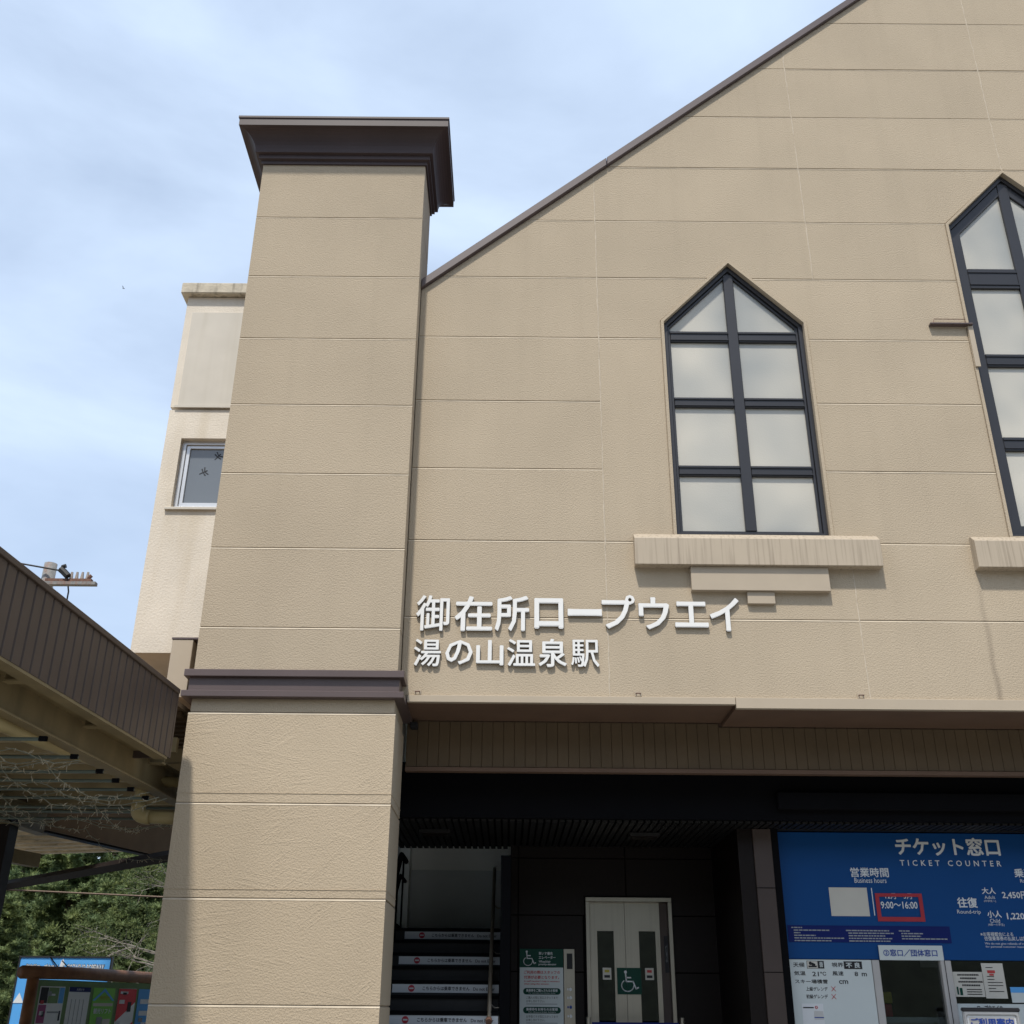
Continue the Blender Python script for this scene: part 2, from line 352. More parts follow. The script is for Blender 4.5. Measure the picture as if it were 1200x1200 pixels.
def clip(poly, a, b, c):      # keep a*x+b*z <= c
    o = []; n = len(poly)
    for i in range(n):
        p, q = poly[i], poly[(i + 1) % n]
        fp = a * p[0] + b * p[1] - c; fq = a * q[0] + b * q[1] - c
        if fp <= 0: o.append(p)
        if (fp < 0 < fq) or (fq < 0 < fp):
            t = fp / (fp - fq); o.append((p[0] + (q[0] - p[0]) * t, p[1] + (q[1] - p[1]) * t))
    o2 = []
    for p in o:
        if not o2 or (abs(p[0] - o2[-1][0]) + abs(p[1] - o2[-1][1])) > 1e-4: o2.append(p)
    if len(o2) > 1 and abs(o2[0][0] - o2[-1][0]) + abs(o2[0][1] - o2[-1][1]) < 1e-4: o2.pop()
    return o2
def rect(x0, x1, z0, z1): return [(x0, z0), (x1, z0), (x1, z1), (x0, z1)]

def text_geo(s, bold=0.0, extrude=0.0, spacing=1.0):
    c = bpy.data.curves.new('lettering', 'FONT'); c.body = s; c.resolution_u = 2; c.offset = bold; c.extrude = extrude; c.space_character = spacing
    o = bpy.data.objects.new('lettering', c); col.objects.link(o)
    dg = bpy.context.evaluated_depsgraph_get()
    me = bpy.data.meshes.new_from_object(o.evaluated_get(dg))
    vs = [v.co.copy() for v in me.vertices]; fs = [tuple(p.vertices) for p in me.polygons]
    bpy.data.objects.remove(o); bpy.data.curves.remove(c); bpy.data.meshes.remove(me)
    return vs, fs
def lettering(s, x0, x1, z0, z1, y, m, parent, bold=0.0, thick=0.0, name='lettering', spacing=1.0, local=False, label=None):
    # text standing in an XZ plane, facing -Y, fitted to the given width and height; heavier strokes come from shifted copies
    vs, fs = text_geo(s, 0.0, .5 if thick else 0.0, spacing)
    if not vs: return None
    sh = [(0, 0)] if not bold else [(0, 0), (bold, 0), (-bold, 0), (0, bold), (0, -bold), (bold * .7, bold * .7), (-bold * .7, bold * .7), (bold * .7, -bold * .7), (-bold * .7, -bold * .7)]
    ax = min(v.x for v in vs) - bold; bx_ = max(v.x for v in vs) + bold; az = min(v.y for v in vs) - bold; bz = max(v.y for v in vs) + bold
    sx = (x1 - x0) / max(bx_ - ax, 1e-6); sz = (z1 - z0) / max(bz - az, 1e-6)
    b = MB()
    for k, (dx, dz) in enumerate(sh):
        b.add([(x0 + (v.x + dx - ax) * sx, y - v.z * thick + k * (.0004 if thick else .00012), z0 + (v.y + dz - az) * sz) for v in vs], fs)
    return b.build(name, m, parent, local=local, label=label)
def flat(x0, x1, z0, z1, y, m, parent, name, t=.003, local=False, label=None):
    return MB().box(x0, x1, y, y + t, z0, z1).build(name, m, parent, local=local, label=label)

# ------------------------------------------------------------------ ground and terrain
MB().box(-120, 120, -120, 23, -.3, 0).build('ground', 'asphalt', kind='structure')
def terrain():
    b = MB(); nx, ny = 44, 34
    def h(x, y):
        s = max(0, y - 24); t = min(s, 45)
        return -.4 + .02 * s + .0052 * t * t * (1 if x < 0 else .6) * .55 + math.sin(x * .35) * .3 + math.sin(y * .3 + x * .2) * .3 * min(1, s / 6)
    for j in range(ny):
        for i in range(nx):
            x = -110 + 200 * i / (nx - 1); y = 22.9 + 100 * j / (ny - 1); b.v.append((x, y, h(x, y)))
    for j in range(ny - 1):
        for i in range(nx - 1):
            k = j * nx + i; b.f.append((k, k + 1, k + nx + 1, k + nx))
    b.build('hillside', 'hill', kind='structure', smooth=True)
    return h
hill_h = terrain()
def back_sky_blocker():  # unseen slope added behind the camera to cut low skylight in the entrance
    b = MB(); nx, ny = 40, 14
    for j in range(ny):
        for i in range(nx):
            x = -118 + 236 * i / (nx - 1); s = j / (ny - 1)
            b.v.append((x, -22 - 75 * s + 3 * math.sin(x * .12), .02 + 30 * s ** .8 * (1 + .12 * math.sin(x * .09) + .05 * math.sin(x * .31)) - (.3 if j == 0 else 0)))
    for j in range(ny - 1):
        for i in range(nx - 1):
            k = j * nx + i; b.f.append((k, k + 1, k + nx + 1, k + nx))
    b.build('sky_blocker_slope', 'hill', kind='structure', smooth=True)
back_sky_blocker()

# ------------------------------------------------------------------ station building
F = 9.0
JOINT = .003
building = thing('station_building', 'beige gabled station building with pointed dark framed windows above a shaded entrance', 'building', (3.5, 9.0, 0))
# backing wall
gab = lambda x: 8.34 + .847 * (x + .918) if x < 5.33 else 8.34 + .847 * (5.33 + .918) - .847 * (x - 5.33)
W1 = [(1.52, 5.56), (2.94, 5.56), (2.94, 7.92), (2.23, 8.66), (1.52, 7.92)]
W2 = [(4.615, 5.57), (6.035, 5.57), (6.035, 9.187), (5.325, 9.912), (4.615, 9.187)]
facade = MB()
XR = 8.2
def wallpiece(poly): facade.prism(poly, F + .009, F + .30)
g = gab
wallpiece([(-.953, 4.0), (1.52, 4.0), (1.52, g(1.52)), (-.953, g(-.953))])
wallpiece([(1.52, 4.0), (2.94, 4.0), (2.94, 5.56), (1.52, 5.56)])
wallpiece([(1.52, 7.92), (2.23, 8.66), (2.94, 7.92), (2.94, g(2.94)), (1.52, g(1.52))])
wallpiece([(2.94, 4.0), (4.615, 4.0), (4.615, g(4.615)), (2.94, g(2.94))])
wallpiece([(4.615, 4.0), (6.035, 4.0), (6.035, 5.57), (4.615, 5.57)])
wallpiece([(4.615, 9.187), (5.325, 9.912), (6.035, 9.187), (6.035, g(6.035)), (5.33, g(5.33)), (4.615, g(4.615))])
wallpiece([(6.035, 4.0), (XR, 4.0), (XR, g(XR)), (6.035, g(6.035))])
fw = facade.build('facade_wall', 'stucco_back', building)

Zr = [4.03] + [4.747 + .7443 * k for k in range(13)]
polys = []
def row(x0, x1, z0, z1): polys.append(rect(x0, x1, z0, z1))
cA = (-.953, .857); cB = (.857, 3.10); cC = (3.10, 5.33); cD = (5.33, 7.57); cE = (7.57, XR)
for k in range(len(Zr) - 1):
    row(*cA, Zr[k], Zr[k + 1]); row(*cE, Zr[k], Zr[k + 1])
    if k in (0, 1):
        for c in (cB, cC, cD): row(*c, Zr[k], Zr[k + 1])
    if k >= 6 and k != 6:
        row(*cB, Zr[k], Zr[k + 1])
    if k >= 8:
        row(*cC, Zr[k], Zr[k + 1]); row(*cD, Zr[k], Zr[k + 1])
z5, z7, z8, z9, z10 = Zr[2], Zr[5], Zr[6], Zr[7], Zr[8]
polys.append([(.857, z5), (1.49, z5), (1.49, z7), (.857, z7)])
polys.append([(.857, z7), (1.49, z7), (1.49, 7.933), (2.008, z8), (.857, z8)])
polys.append([(.857, z8), (2.008, z8), (2.23, 8.70), (2.452, z8), (3.10, z8), (3.10, z9), (.857, z9)])
polys.append([(2.97, z7), (4.585, z7), (4.585, z8), (2.452, z8), (2.97, 7.933)])
for k in (2, 3, 4): row(2.97, 4.585, Zr[k], Zr[k + 1])
row(3.10, 4.585, z8, z9)
polys.append([(3.10, z9), (4.592, z9), (5.33, z10), (3.10, z10)])
for k in range(2, 7): row(6.065, 7.57, Zr[k], Zr[k + 1])
polys.append([(6.06, z9), (7.57, z9), (7.57, z10), (5.33, z10)])
for p in polys:
    p = clip(p, -.847, 1, 8.34 + .847 * .918 - .02)
    if len(p) < 3: continue
    p = clip(p, .847, 1, 8.34 + .847 * (5.33 + .918) + .847 * 5.33 - .02)
    if len(p) < 3: continue
    p = offset(p, JOINT / 2)
    if max(q[0] for q in p) - min(q[0] for q in p) < .12: continue
    MB().panel(p, F + random.uniform(-.0015, .0015), F + .0085, bev=.004, drop=.006, top=.012).build('wall_panel', 'stucco', fw)

# pale strip along each course's top edge, sunlit joint highlight put into its colour
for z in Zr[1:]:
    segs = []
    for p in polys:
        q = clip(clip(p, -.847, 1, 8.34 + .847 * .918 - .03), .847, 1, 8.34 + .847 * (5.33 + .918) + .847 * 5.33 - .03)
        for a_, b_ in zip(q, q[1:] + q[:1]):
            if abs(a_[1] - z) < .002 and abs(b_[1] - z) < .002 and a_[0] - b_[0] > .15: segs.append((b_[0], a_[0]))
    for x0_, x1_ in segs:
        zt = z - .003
        MB().prism_x([(F + .0065, zt + .0015), (F - .0024, zt - .0125), (F - .0018, zt - .0150), (F + .0065, zt - .020)], x0_ + .003, x1_ - .003).build('joint_highlight', 'joint_glint', fw)
# rough caulk lines in the vertical seams
rc = random.Random(9)
def caulk(x, z0, z1):
    pts = []; z = z0
    while z < z1:
        pts.append((x + rc.uniform(-.003, .003), F - .0005 + rc.uniform(-.002, .002), z)); z += .07
    pts.append((x, F, z1))
    b = MB(); n = 6
    for k, p in enumerate(pts):
        rr = .0085 * rc.uniform(.75, 1.35)
        for i in range(n): b.v.append((p[0] + rr * math.cos(6.283 * i / n), p[1] + .006 + rr * .9 * math.sin(6.283 * i / n), p[2]))
    for k in range(len(pts) - 1):
        for i in range(n):
            j = (i + 1) % n; b.f.append((k * n + i, k * n + j, (k + 1) * n + j, (k + 1) * n + i))
    b.build('caulk_line', 'caulk', fw, smooth=True)
caulk(.857, 4.03, g(.857) - .03); caulk(3.10, 4.03, 5.22); caulk(3.10, z8, g(3.10) - .03); caulk(5.33, z10, g(5.33) - .05); caulk(5.33, 4.03, 4.87)

# gable coping
def coping(x0, x1):
    z0, z1 = g(x0), g(x1)
    return MB().prism([(x0, z0 - .022), (x1, z1 - .022), (x1, z1 + .085), (x0, z0 + .085)], F - .045, F + .32)
cp = coping(-.953, 1.0); cp.build('gable_coping', 'brown', building, bevel=.006)
coping(1.006, 5.327).build('gable_coping', 'brown', building, bevel=.006)
coping(5.333, XR).build('gable_coping', 'brown', building, bevel=.006)

# body and roof behind the facade
body = MB()
body.box(-.95, -.75, 9.77, 20, 3.62, 8.2); body.box(XR - .2, XR, 9.302, 20, 0, 11.0); body.box(-.953, XR, 19.8, 20.0, 0, 8)
body.box(-.745, XR - .205, 9.70, 19.79, 3.62, 3.74)
body.build('side_wall', 'stucco', building)
rf = MB()
rf.prism([(-.95, g(-.95) - .2), (5.33, g(5.33) - .2), (5.33, g(5.33) - .04), (-.95, g(-.95) - .04)], F + .33, 20)
rf.prism([(5.334, g(5.334) - .2), (XR, g(XR) - .2), (XR, g(XR) - .04), (5.334, g(5.334) - .04)], F + .33, 20)
rf.build('roof', 'brown', building)

# pointed windows
def pointed_window(o, rows, name_y, mull, stile, wide=False):
    x0, zb = o[0]; x1 = o[1][0]; zs = o[2][1]; xa, za = o[3]
    root = MB().ring(offset(o, -.028), offset(o, .001), F - .012, F + .10).build('window', 'stucco', building, bevel=0)
    fr = MB().ring(offset(o, .0), offset(o, .045), F + .045, F + .16)
    fr.ring(offset(o, .046), offset(o, .046 + stile), F + .070, F + .13)
    fr.build('frame', 'sash', root, bevel=.004)
    f_in = .046 + stile
    # mullion
    MB().box(xa - mull, xa + mull, F + .062, F + .125, zb + f_in, za - .10).build('mullion', 'sash', root, bevel=.005)
    # transoms
    for zt, hh in rows:
        MB().box(x0 + f_in, xa - mull - .001, F + .066, F + .121, zt - hh, zt + hh).box(xa + mull + .001, x1 - f_in, F + .066, F + .121, zt - hh, zt + hh).build('transom', 'sash', root, bevel=.005)
        bd = MB()
        for s in (-1, 1):
            bd.box(x0 + f_in, xa - mull - .001, F + .056, F + .0655, zt + s * hh * .62 - .007, zt + s * hh * .62 + .007)
            bd.box(xa + mull + .001, x1 - f_in, F + .056, F + .0655, zt + s * hh * .62 - .007, zt + s * hh * .62 + .007)
        bd.build('glazing_bead', 'sash', root)
    # panes
    zs_ = [zb + f_in] + [z for z, _ in rows]
    inner = offset(o, f_in)
    for k, (zt, hh) in enumerate(rows):
        lo = zb + f_in if k == 0 else rows[k - 1][0] + rows[k - 1][1]
        hi = zt - hh
        for a, b_ in ((x0 + f_in, xa - mull), (xa + mull, x1 - f_in)):
            MB().box(a - .01, b_ + .01, F + .095, F + .102, lo - .01, hi + .01).build('pane', 'frost', root)
    zt, hh = rows[-1]
    sl = (za - zs) / (xa - x0)
    top = [(inner[0][0], zt + hh), (xa - mull, zt + hh), (xa - mull, inner[3][1] - mull * sl), (inner[0][0], inner[4][1])]
    MB().prism(top, F + .095, F + .102).build('pane', 'frost', root)
    top2 = [(2 * xa - p[0], p[1]) for p in top][::-1]
    MB().prism(top2, F + .095, F + .102).build('pane', 'frost', root)
    # pale blind hung behind the glass
    MB().prism(offset(o, .05), F + .27, F + .275).build('blind', 'gwall_hi', root)
    return root
pointed_window(W1, [(6.262, .056), (7.018, .056), (7.790, .064)], 0, .052, .026)
w2 = pointed_window(W2, [(6.580, .075), (7.535, .075), (8.545, .125)], 0, .058, .095)

# stepped sills
def sill(x0, x1, xb0, xb1, xc0, xc1, full=True):
    s = MB().prism_x([(F - .105, 5.225), (F - .002, 5.225), (F - .002, 5.552), (F - .03, 5.552), (F - .105, 5.485)], x0, x1).build('window_sill', 'sill', building, bevel=.004)
    MB().box(xb0, xb1, F - .065, F - .002, 4.995, 5.223).build('sill_block', 'sill_plain', s, bevel=.003)
    MB().box(xc0, xc1, F - .04, F - .002, 4.880, 4.993).build('sill_block', 'sill_plain', s, bevel=.003)
sill(1.115, 3.350, 1.615, 2.858, 2.112, 2.358)
sill(4.208, 6.443, 4.708, 5.951, 5.205, 5.451)

# edge lip and soffit
MB().box(-.885, 1.93, F - .03, F + .02, 3.965, 4.026).build('drip_edge', 'beige_paint', building, bevel=.003)
MB().box(1.934, XR, F - .03, F + .02, 3.932, 4.026).build('drip_edge', 'beige_paint', building, bevel=.003)
MB().box(-.94, 1.93, F + .021, 9.655, 3.972, 3.998).build('soffit_board', 'soffit', building)
MB().box(1.934, XR, F + .021, 9.655, 3.938, 3.998).build('soffit_board', 'soffit', building)
# vertical boards behind the soffit
x = -.94; k = 0
while x < 6.6:
    wd = .098
    x2 = min(x + wd - .002, XR)
    MB().panel(rect(x, x2, 3.555, 3.968 if x2 < 1.93 else 3.934), 9.665, 9.69, bev=.003, drop=.003).build('board', 'slat', building)
    x += wd
MB().box(-.94, XR, 9.692, 9.76, 3.52, 3.99).build('board_backing', 'soffit', building)
MB().box(-.94, 6.6, 9.650, 9.690, 3.515, 3.550).build('board_trim', 'soffit', building)
# dark lintel and ceiling
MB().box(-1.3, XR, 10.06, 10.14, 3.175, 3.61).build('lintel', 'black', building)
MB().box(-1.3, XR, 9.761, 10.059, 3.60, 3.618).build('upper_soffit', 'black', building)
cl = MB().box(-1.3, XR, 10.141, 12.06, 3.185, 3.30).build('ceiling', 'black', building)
me_ = None
x = -1.25
sl_mb = MB().panel(rect(0, .060, 0, .01), 0, .01)
base_me = None
while x < 6.0:
    y1 = 11.84 if x > -.02 else 12.05
    if 2.2 < x: y1 = 10.56
    MB().box(x, x + .046, 10.145, y1, 3.158, 3.184).build('ceiling_slat', 'ceiling', cl)
    x += .066
for lx, ly, lab in ((-.72, 10.75, 'dark square ceiling light above the staircase'), (1.32, 10.85, 'dark square ceiling light above the elevator')):
    cl_ = thing('ceiling_light', lab, 'ceiling light', (lx, ly, 3.15))
    MB().box(lx - .15, lx + .15, ly - .12, ly + .12, 3.120, 3.157).build('housing', 'ceiling', cl_, bevel=.006)
    MB().box(lx - .12, lx + .12, ly - .09, ly + .09, 3.112, 3.1195).build('lens', 'tile', cl_)
# ------------------------------------------------------------------ entrance interior
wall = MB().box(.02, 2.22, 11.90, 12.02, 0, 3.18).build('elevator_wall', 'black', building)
xs = [.02, .10, 1.26, 2.22]
zr = [0.0, .30, .86, 1.41 + .06, 2.03 - .0, 2.474, 3.044, 3.182]
zr = [.24, .80, 1.36, 1.93, 2.474, 3.044, 3.180]
for i in range(len(zr) - 1):
    for a, b_ in ((.02, .10), (.10, .78), (1.70, 2.22)) if zr[i + 1] <= 2.48 else ((.02, .10), (.10, 1.235), (1.235, 2.22)):
        if zr[i] < 2.47 or True:
            lo, hi = zr[i], zr[i + 1]
            if zr[i + 1] > 2.48 and zr[i] < 2.66 and a >= .1:
                # tiles cut round the elevator frame
                if a < 1: polys_ = [[(a, lo), (.80, lo), (.80, 2.66), (b_, 2.66), (b_, hi), (a, hi)]]
                else: polys_ = [[(1.70, lo), (b_, lo), (b_, hi), (a, hi), (a, 2.66), (1.70, 2.66)]]
            else: polys_ = [rect(a, b_, lo, hi)]
            for p in polys_:
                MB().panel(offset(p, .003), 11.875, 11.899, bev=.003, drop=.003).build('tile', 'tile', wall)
# right column with its dark return
cb = MB().box(2.305, 2.478, 10.45, 10.60, 0, 3.155).build('column', 'column', building, bevel=.004)
MB().box(2.16, 2.303, 10.47, 11.87, 0, 3.155).build('column_return', 'tile', building)
MB().box(2.480, 2.545, 10.46, 10.60, 0, 3.155).build('jamb', 'black', building)
for z in (1.90, 2.62):
    MB().box(2.304, 2.479, 10.446, 10.4495, z, z + .006).build('joint_strip', 'black', cb)
# left inner wall with window openings, stairwell
lw = MB()
lw.box(-1.36, -1.27, 9.56, 13.3, 0, 1.95)
lw.box(-1.36, -1.27, 9.56, 13.3, 4.95, 5.2)
lw.box(-1.36, -1.27, 13.0, 13.3, 1.95, 4.95); lw.box(-1.36, -1.27, 9.56, 9.9, 1.95, 4.95)
lw.build('stairwell_wall', 'gwall_lo', building)
wl = MB().box(-1.40, -1.26, 9.9, 13.0, 1.95, 1.99).box(-1.40, -1.26, 9.9, 13.0, 4.90, 4.95).build('window', 'sash', building)
for y in (9.9, 10.6, 11.3, 12.0, 12.35, 12.7, 12.96):
    MB().box(-1.34, -1.26, y, y + .04, 1.99, 4.90).build('mullion', 'alu', wl)
for y in (9.94, 10.64, 11.34, 12.04, 12.39, 12.74):
    y2 = {9.94: 10.6, 10.64: 11.3, 11.34: 12.0, 12.04: 12.35, 12.39: 12.7, 12.74: 12.96}[y]
    MB().box(-1.315, -1.31, y, y2, 1.99, 4.90).build('pane', 'clear', wl)
MB().box(-1.27, .02, 13.2, 13.3, 1.5, 3.06).build('stairwell_dado', 'gwall_lo', building)
MB().box(-1.27, .02, 13.195, 13.3, 3.06, 5.2).build('stairwell_end_wall', 'gwall_hi', building)
MB().box(-1.265, -1.15, 12.9, 13.19, 2.2, 5.2).build('corner_trim', 'gwall_hi', building)
MB().box(.02, .10, 12.03, 13.3, 0, 5.2).build('stairwell_wall', 'black', building)
MB().box(-.075, .018, 10.50, 12.4, 0, 2.9).build('stair_side_panel', 'black', building, label='black panel beside the stair')

stairs = thing('staircase', 'dark entrance staircase with white Japanese warning strips on its risers', 'stairs', (-.6, 10.5, 0))
ys0 = 12.0; rz_ = .1305
nstep = 20
for i in range(-8, 3):
    # step i: riser at y, top at z
    y = 12.0 + i * .26; z = 1.6 + .745 + i * rz_
    if i > 0: continue
    MB().box(-1.22, -.08, y, y + .262 if i < 0 else 13.2, max(z - rz_ * 1.0, 0) if i > -8 else 0, z).build('step', 'stair', stairs, bevel=.004)
    MB().box(-1.22, -.08, y - .018, y - .002, z - .026, z + .001).build('nosing', 'black', stairs)
    if i % 2 == 0:
        zb = z - .106; fs_ = flat(-1.085, -.085, zb, zb + .072, y - .0055, 'strip', stairs, 'warning_strip', t=.003)
        zc = zb + .036
        lettering('こちらからは乗車できません', -.80, -.36, zc - .017, zc + .019, y - .008, 'ink', fs_, bold=.02)
        lettering('Do not Enter', -.325, -.125, zc - .016, zc + .012, y - .008, 'ink', fs_, bold=.015)
        c = MB(); n = 20
        c.prism([(-.905 + .030 * math.cos(2 * math.pi * q / n), zc + .030 * math.sin(2 * math.pi * q / n)) for q in range(n)], y - .008, y - .006)
        c.build('no_entry_disc', 'red', fs_)
        flat(-.925, -.885, zc - .006, zc + .006, y - .0105, 'strip', fs_, 'no_entry_bar', t=.002)
MB().prism_x([(9.9, .3), (12.1, 1.2), (13.19, 1.2), (13.19, 2.42), (12.1, 2.42), (9.9, 1.3)], -1.268, -1.222).build('stringer', 'black', stairs)
hr = thing('handrail', 'round metal handrail rising along the right side of the stairs', 'handrail', (-.16, 9.7, 1.5))
MB().tube([(-.165, 10.35, 1.50), (-.165, 12.9, 3.05)], .019, 12).build('rail', 'rail_metal', hr, smooth=True)
MB().tube([(-.165, 10.31, 1.48), (-.165, 10.35, 1.50)], .028, 12).build('end_cap', 'rust', hr)
for y in (10.6, 11.4, 12.2):
    zz = 1.50 + (y - 10.35) * .608
    MB().tube([(-.165, y, zz - .02), (-.12, y, zz - .06), (-.078, y, zz - .06)], .008, 6).build('bracket', 'steel', hr)
hl = thing('handrail', 'dark sloping guard rail against the stairwell windows on the left', 'handrail', (-1.2, 9.9, 1.5))
MB().tube([(-1.19, 9.8, 1.75), (-1.19, 12.3, 3.12), (-1.19, 13.1, 3.12)], .03, 8).build('rail', 'black', hl)
MB().tube([(-1.19, 9.8, 1.60), (-1.19, 12.3, 2.90), (-1.19, 13.1, 2.90)], .02, 8).build('rail', 'black', hl)
for y in (10.2, 10.8, 11.4, 12.0, 12.6):
    zz = 1.75 + min(y - 9.8, 2.5) * .548
    MB().tube([(-1.19, y, zz), (-1.19, y, zz - .8)], .012, 6).build('post', 'black', hl)

# elevator
ICON = None
def wheelchair(cx0, cx1, cz0, cz1, y, parent, m='sign_white', name='wheelchair_symbol'):
    W_ = cx1 - cx0; H_ = cz1 - cz0
    P_ = lambda u, v: (cx0 + u * W_, y, cz0 + v * H_)
    r = .035 * H_
    b = MB()
    b.tube([P_(.27, .97 - .04), P_(.27, .96 - .04 + .001)], .0001, 4)
    n = 16; b.prism([(cx0 + .27 * W_ + .075 * H_ * math.cos(2 * math.pi * q / n), cz0 + .92 * H_ + .075 * H_ * math.sin(2 * math.pi * q / n)) for q in range(n)], y - .001, y + .001)
    def stroke(pts, t=.065 * H_):
        for (a, b2) in zip(pts[:-1], pts[1:]):
            ax, az = cx0 + a[0] * W_, cz0 + a[1] * H_; bx2, bz2 = cx0 + b2[0] * W_, cz0 + b2[1] * H_
            d = Vector((bx2 - ax, bz2 - az)); L_ = d.length; d.normalize(); nn = Vector((-d.y, d.x)) * t / 2; e = d * t * .3
            b.prism([(ax - e.x - nn.x, az - e.y - nn.y), (bx2 + e.x - nn.x, bz2 + e.y - nn.y), (bx2 + e.x + nn.x, bz2 + e.y + nn.y), (ax - e.x + nn.x, az - e.y + nn.y)], y - .001, y + .001)
    stroke([(.27, .84), (.30, .48), (.68, .48), (.84, .14), (.97, .20)])
    stroke([(.28, .66), (.56, .66)])
    arc = [(.37 + .345 * math.cos(t) * 1.0, .29 + .27 * math.sin(t)) for t in [R(a) for a in range(125, 375, 18)]]
    stroke(arc, t=.05 * H_)
    return b.build(name, m, parent)
el = thing('elevator', 'stainless elevator doors with narrow glass strips and a green wheelchair square', 'elevator', (1.24, 11.85, .5))
fr = MB().box(.800, .842, 11.80, 11.96, .5, 2.605).box(1.655, 1.697, 11.80, 11.96, .5, 2.605).box(.800, 1.697, 11.80, 11.96, 2.606, 2.650).build('door_frame', 'steel', el, bevel=.003)
MB().box(1.572, 1.654, 11.86, 11.94, .5, 2.604).build('jamb_panel', 'column', el)
ind = MB().box(1.606, 1.648, 11.853, 11.8595, 1.93, 2.28).build('indicator', 'ink', el)
lettering('ひらく', 1.618, 1.640, 2.02, 2.20, 11.851, 'grey_print', ind)
for (dx0, dx1, gx0, gx1) in ((.844, 1.206, .918, 1.090), (1.210, 1.570, 1.350, 1.522)):
    d = MB().ring(rect(dx0, dx1, .5, 2.604), rect(gx0, gx1, .8, 2.325), 11.862, 11.905).build('door', 'steel', el)
    MB().box(gx0 - .002, gx1 + .002, 11.880, 11.888, .798, 2.327).build('glass_strip', 'clear', d)
MB().box(.86, 1.56, 11.95, 11.97, .6, 2.5).build('shaft_wall', 'darkroom', el)
for (a, b_) in ((.968, 1.056), (1.402, 1.490)):
    s_ = flat(a, b_, 1.862, 1.974, 11.874, 'paper', el, 'sticker', t=.002)
    flat(a + .02, b_ - .02, 1.93, 1.955, 11.8725, 'pink' if a > 1.2 else 'yellow', s_, 'print', t=.001)
    flat(a + .015, b_ - .015, 1.88, 1.905, 11.8725, 'ink', s_, 'print', t=.001)
gs = MB().box(1.112, 1.207, 11.855, 11.8615, 1.726, 1.974).box(1.209, 1.358, 11.855, 11.8615, 1.726, 1.974).build('wheelchair_sign', 'green', el)
wheelchair(1.150, 1.330, 1.750, 1.950, 11.853, gs)
es = thing('elevator_notice', 'green headed wheelchair notice board left of the elevator doors', 'sign', (.34, 11.85, 1.2))
hd = MB().box(.118, .563, 11.845, 11.872, 1.971, 2.146).build('header', 'green', es)
bd = MB().box(.119, .562, 11.846, 11.872, .95, 1.970).build('notice_panel', 'paper_white', es)
wheelchair(.155, .285, 1.985, 2.130, 11.842, hd)
for t, a, b_, c, d in [('車いす優先', .313, .456, 2.088, 2.118), ('エレベーター', .313, .485, 2.050, 2.080), ('Wheelchair', .313, .435, 2.016, 2.037), ('priority elevator', .312, .493, 1.986, 2.010)]:
    lettering(t, a, b_, c, d, 11.843, 'sign_white', hd, bold=.012)
for t, a, b_, c, d in [('ご利用の際はスタッフの', .162, .529, 1.909, 1.941), ('付添が必要となります。', .162, .520, 1.862, 1.894), ("A staff member's help is necessary", .162, .526, 1.830, 1.849), ('when using this elevator.', .162, .422, 1.805, 1.824)]:
    lettering(t, a, b_, c, d, 11.844, 'pink', bd, bold=.02)
def pill(x0, x1, z0, z1, y, parent):
    r = (z1 - z0) / 2; zc = (z0 + z1) / 2; p = []
    for q in range(9): t = -math.pi / 2 + math.pi * q / 8; p.append((x1 - r + r * math.cos(t), zc + r * math.sin(t)))
    for q in range(9): t = math.pi / 2 + math.pi * q / 8; p.append((x0 + r + r * math.cos(t), zc + r * math.sin(t)))
    return MB().prism(p, y, y + .001).build('pill', 'green', parent)
for z0, z1, t1, t2, e1, l2 in ((1.717, 1.777, '乗車券をご購入されるお客様', 'ご購入の際に窓口スタッフまで', 'For customers purchasing a ticket', 'お申し付け下さい。'),
                               (1.544, 1.604, '乗車券をお持ちのお客様', 'お手数ですが窓口スタッフまで', 'For advance ticket holders', 'お申し付け下さい。')):
    pl = pill(.154, .534, z0, z1, 11.8445, bd)
    lettering(t1, .185, .503, z0 + .025, z0 + .052, 11.843, 'sign_white', bd, bold=.02)
    lettering(e1, .21, .48, z0 + .008, z0 + .019, 11.843, 'sign_white', bd)
    lettering(t2, .186, .504, z0 - .040, z0 - .016, 11.8445, 'ink', bd)
    lettering(l2, .186, .375, z0 - .072, z0 - .048, 11.8445, 'ink', bd)
    flat(.186, .500, z0 - .090, z0 - .083, 11.8448, 'grey_print', bd, 'fine_print', t=.001)
cpn = thing('call_panel', 'tall stainless elevator call panel beside the green notice', 'elevator panel', (.62, 11.85, 1.0))
pp = MB().box(.568, .680, 11.840, 11.872, .95, 2.147).build('plate', 'steel', cpn, bevel=.002)
MB().box(.600, .658, 11.836, 11.839, 1.957, 2.104).build('display', 'ink', cpn)
for (z, m_) in ((1.768, 'sign_white'), (1.690, 'sign_white'), (1.604, 'blue_ink'), (1.521, 'sign_white')):
    MB().prism([(.634 + .014 * math.cos(2 * math.pi * q / 12), z + .016 * math.sin(2 * math.pi * q / 12)) for q in range(12)], 11.834, 11.839).build('button', m_, cpn)
    MB().box(.600, .614, 11.837, 11.839, z - .010, z + .010).build('button_mark', m_, cpn)
bb = thing('belt_barrier', 'low belt barrier with navy tape in front of the elevator', 'barrier', (1.2, 11.2, .5))
MB().box(.80, 1.62, 11.2, 11.204, 1.42, 1.478).build('belt', 'navy', bb)
for x in (.765, 1.655):
    MB().tube([(x, 11.2, .5), (x, 11.2, 1.52)], .022, 12).build('post', 'steel', bb)

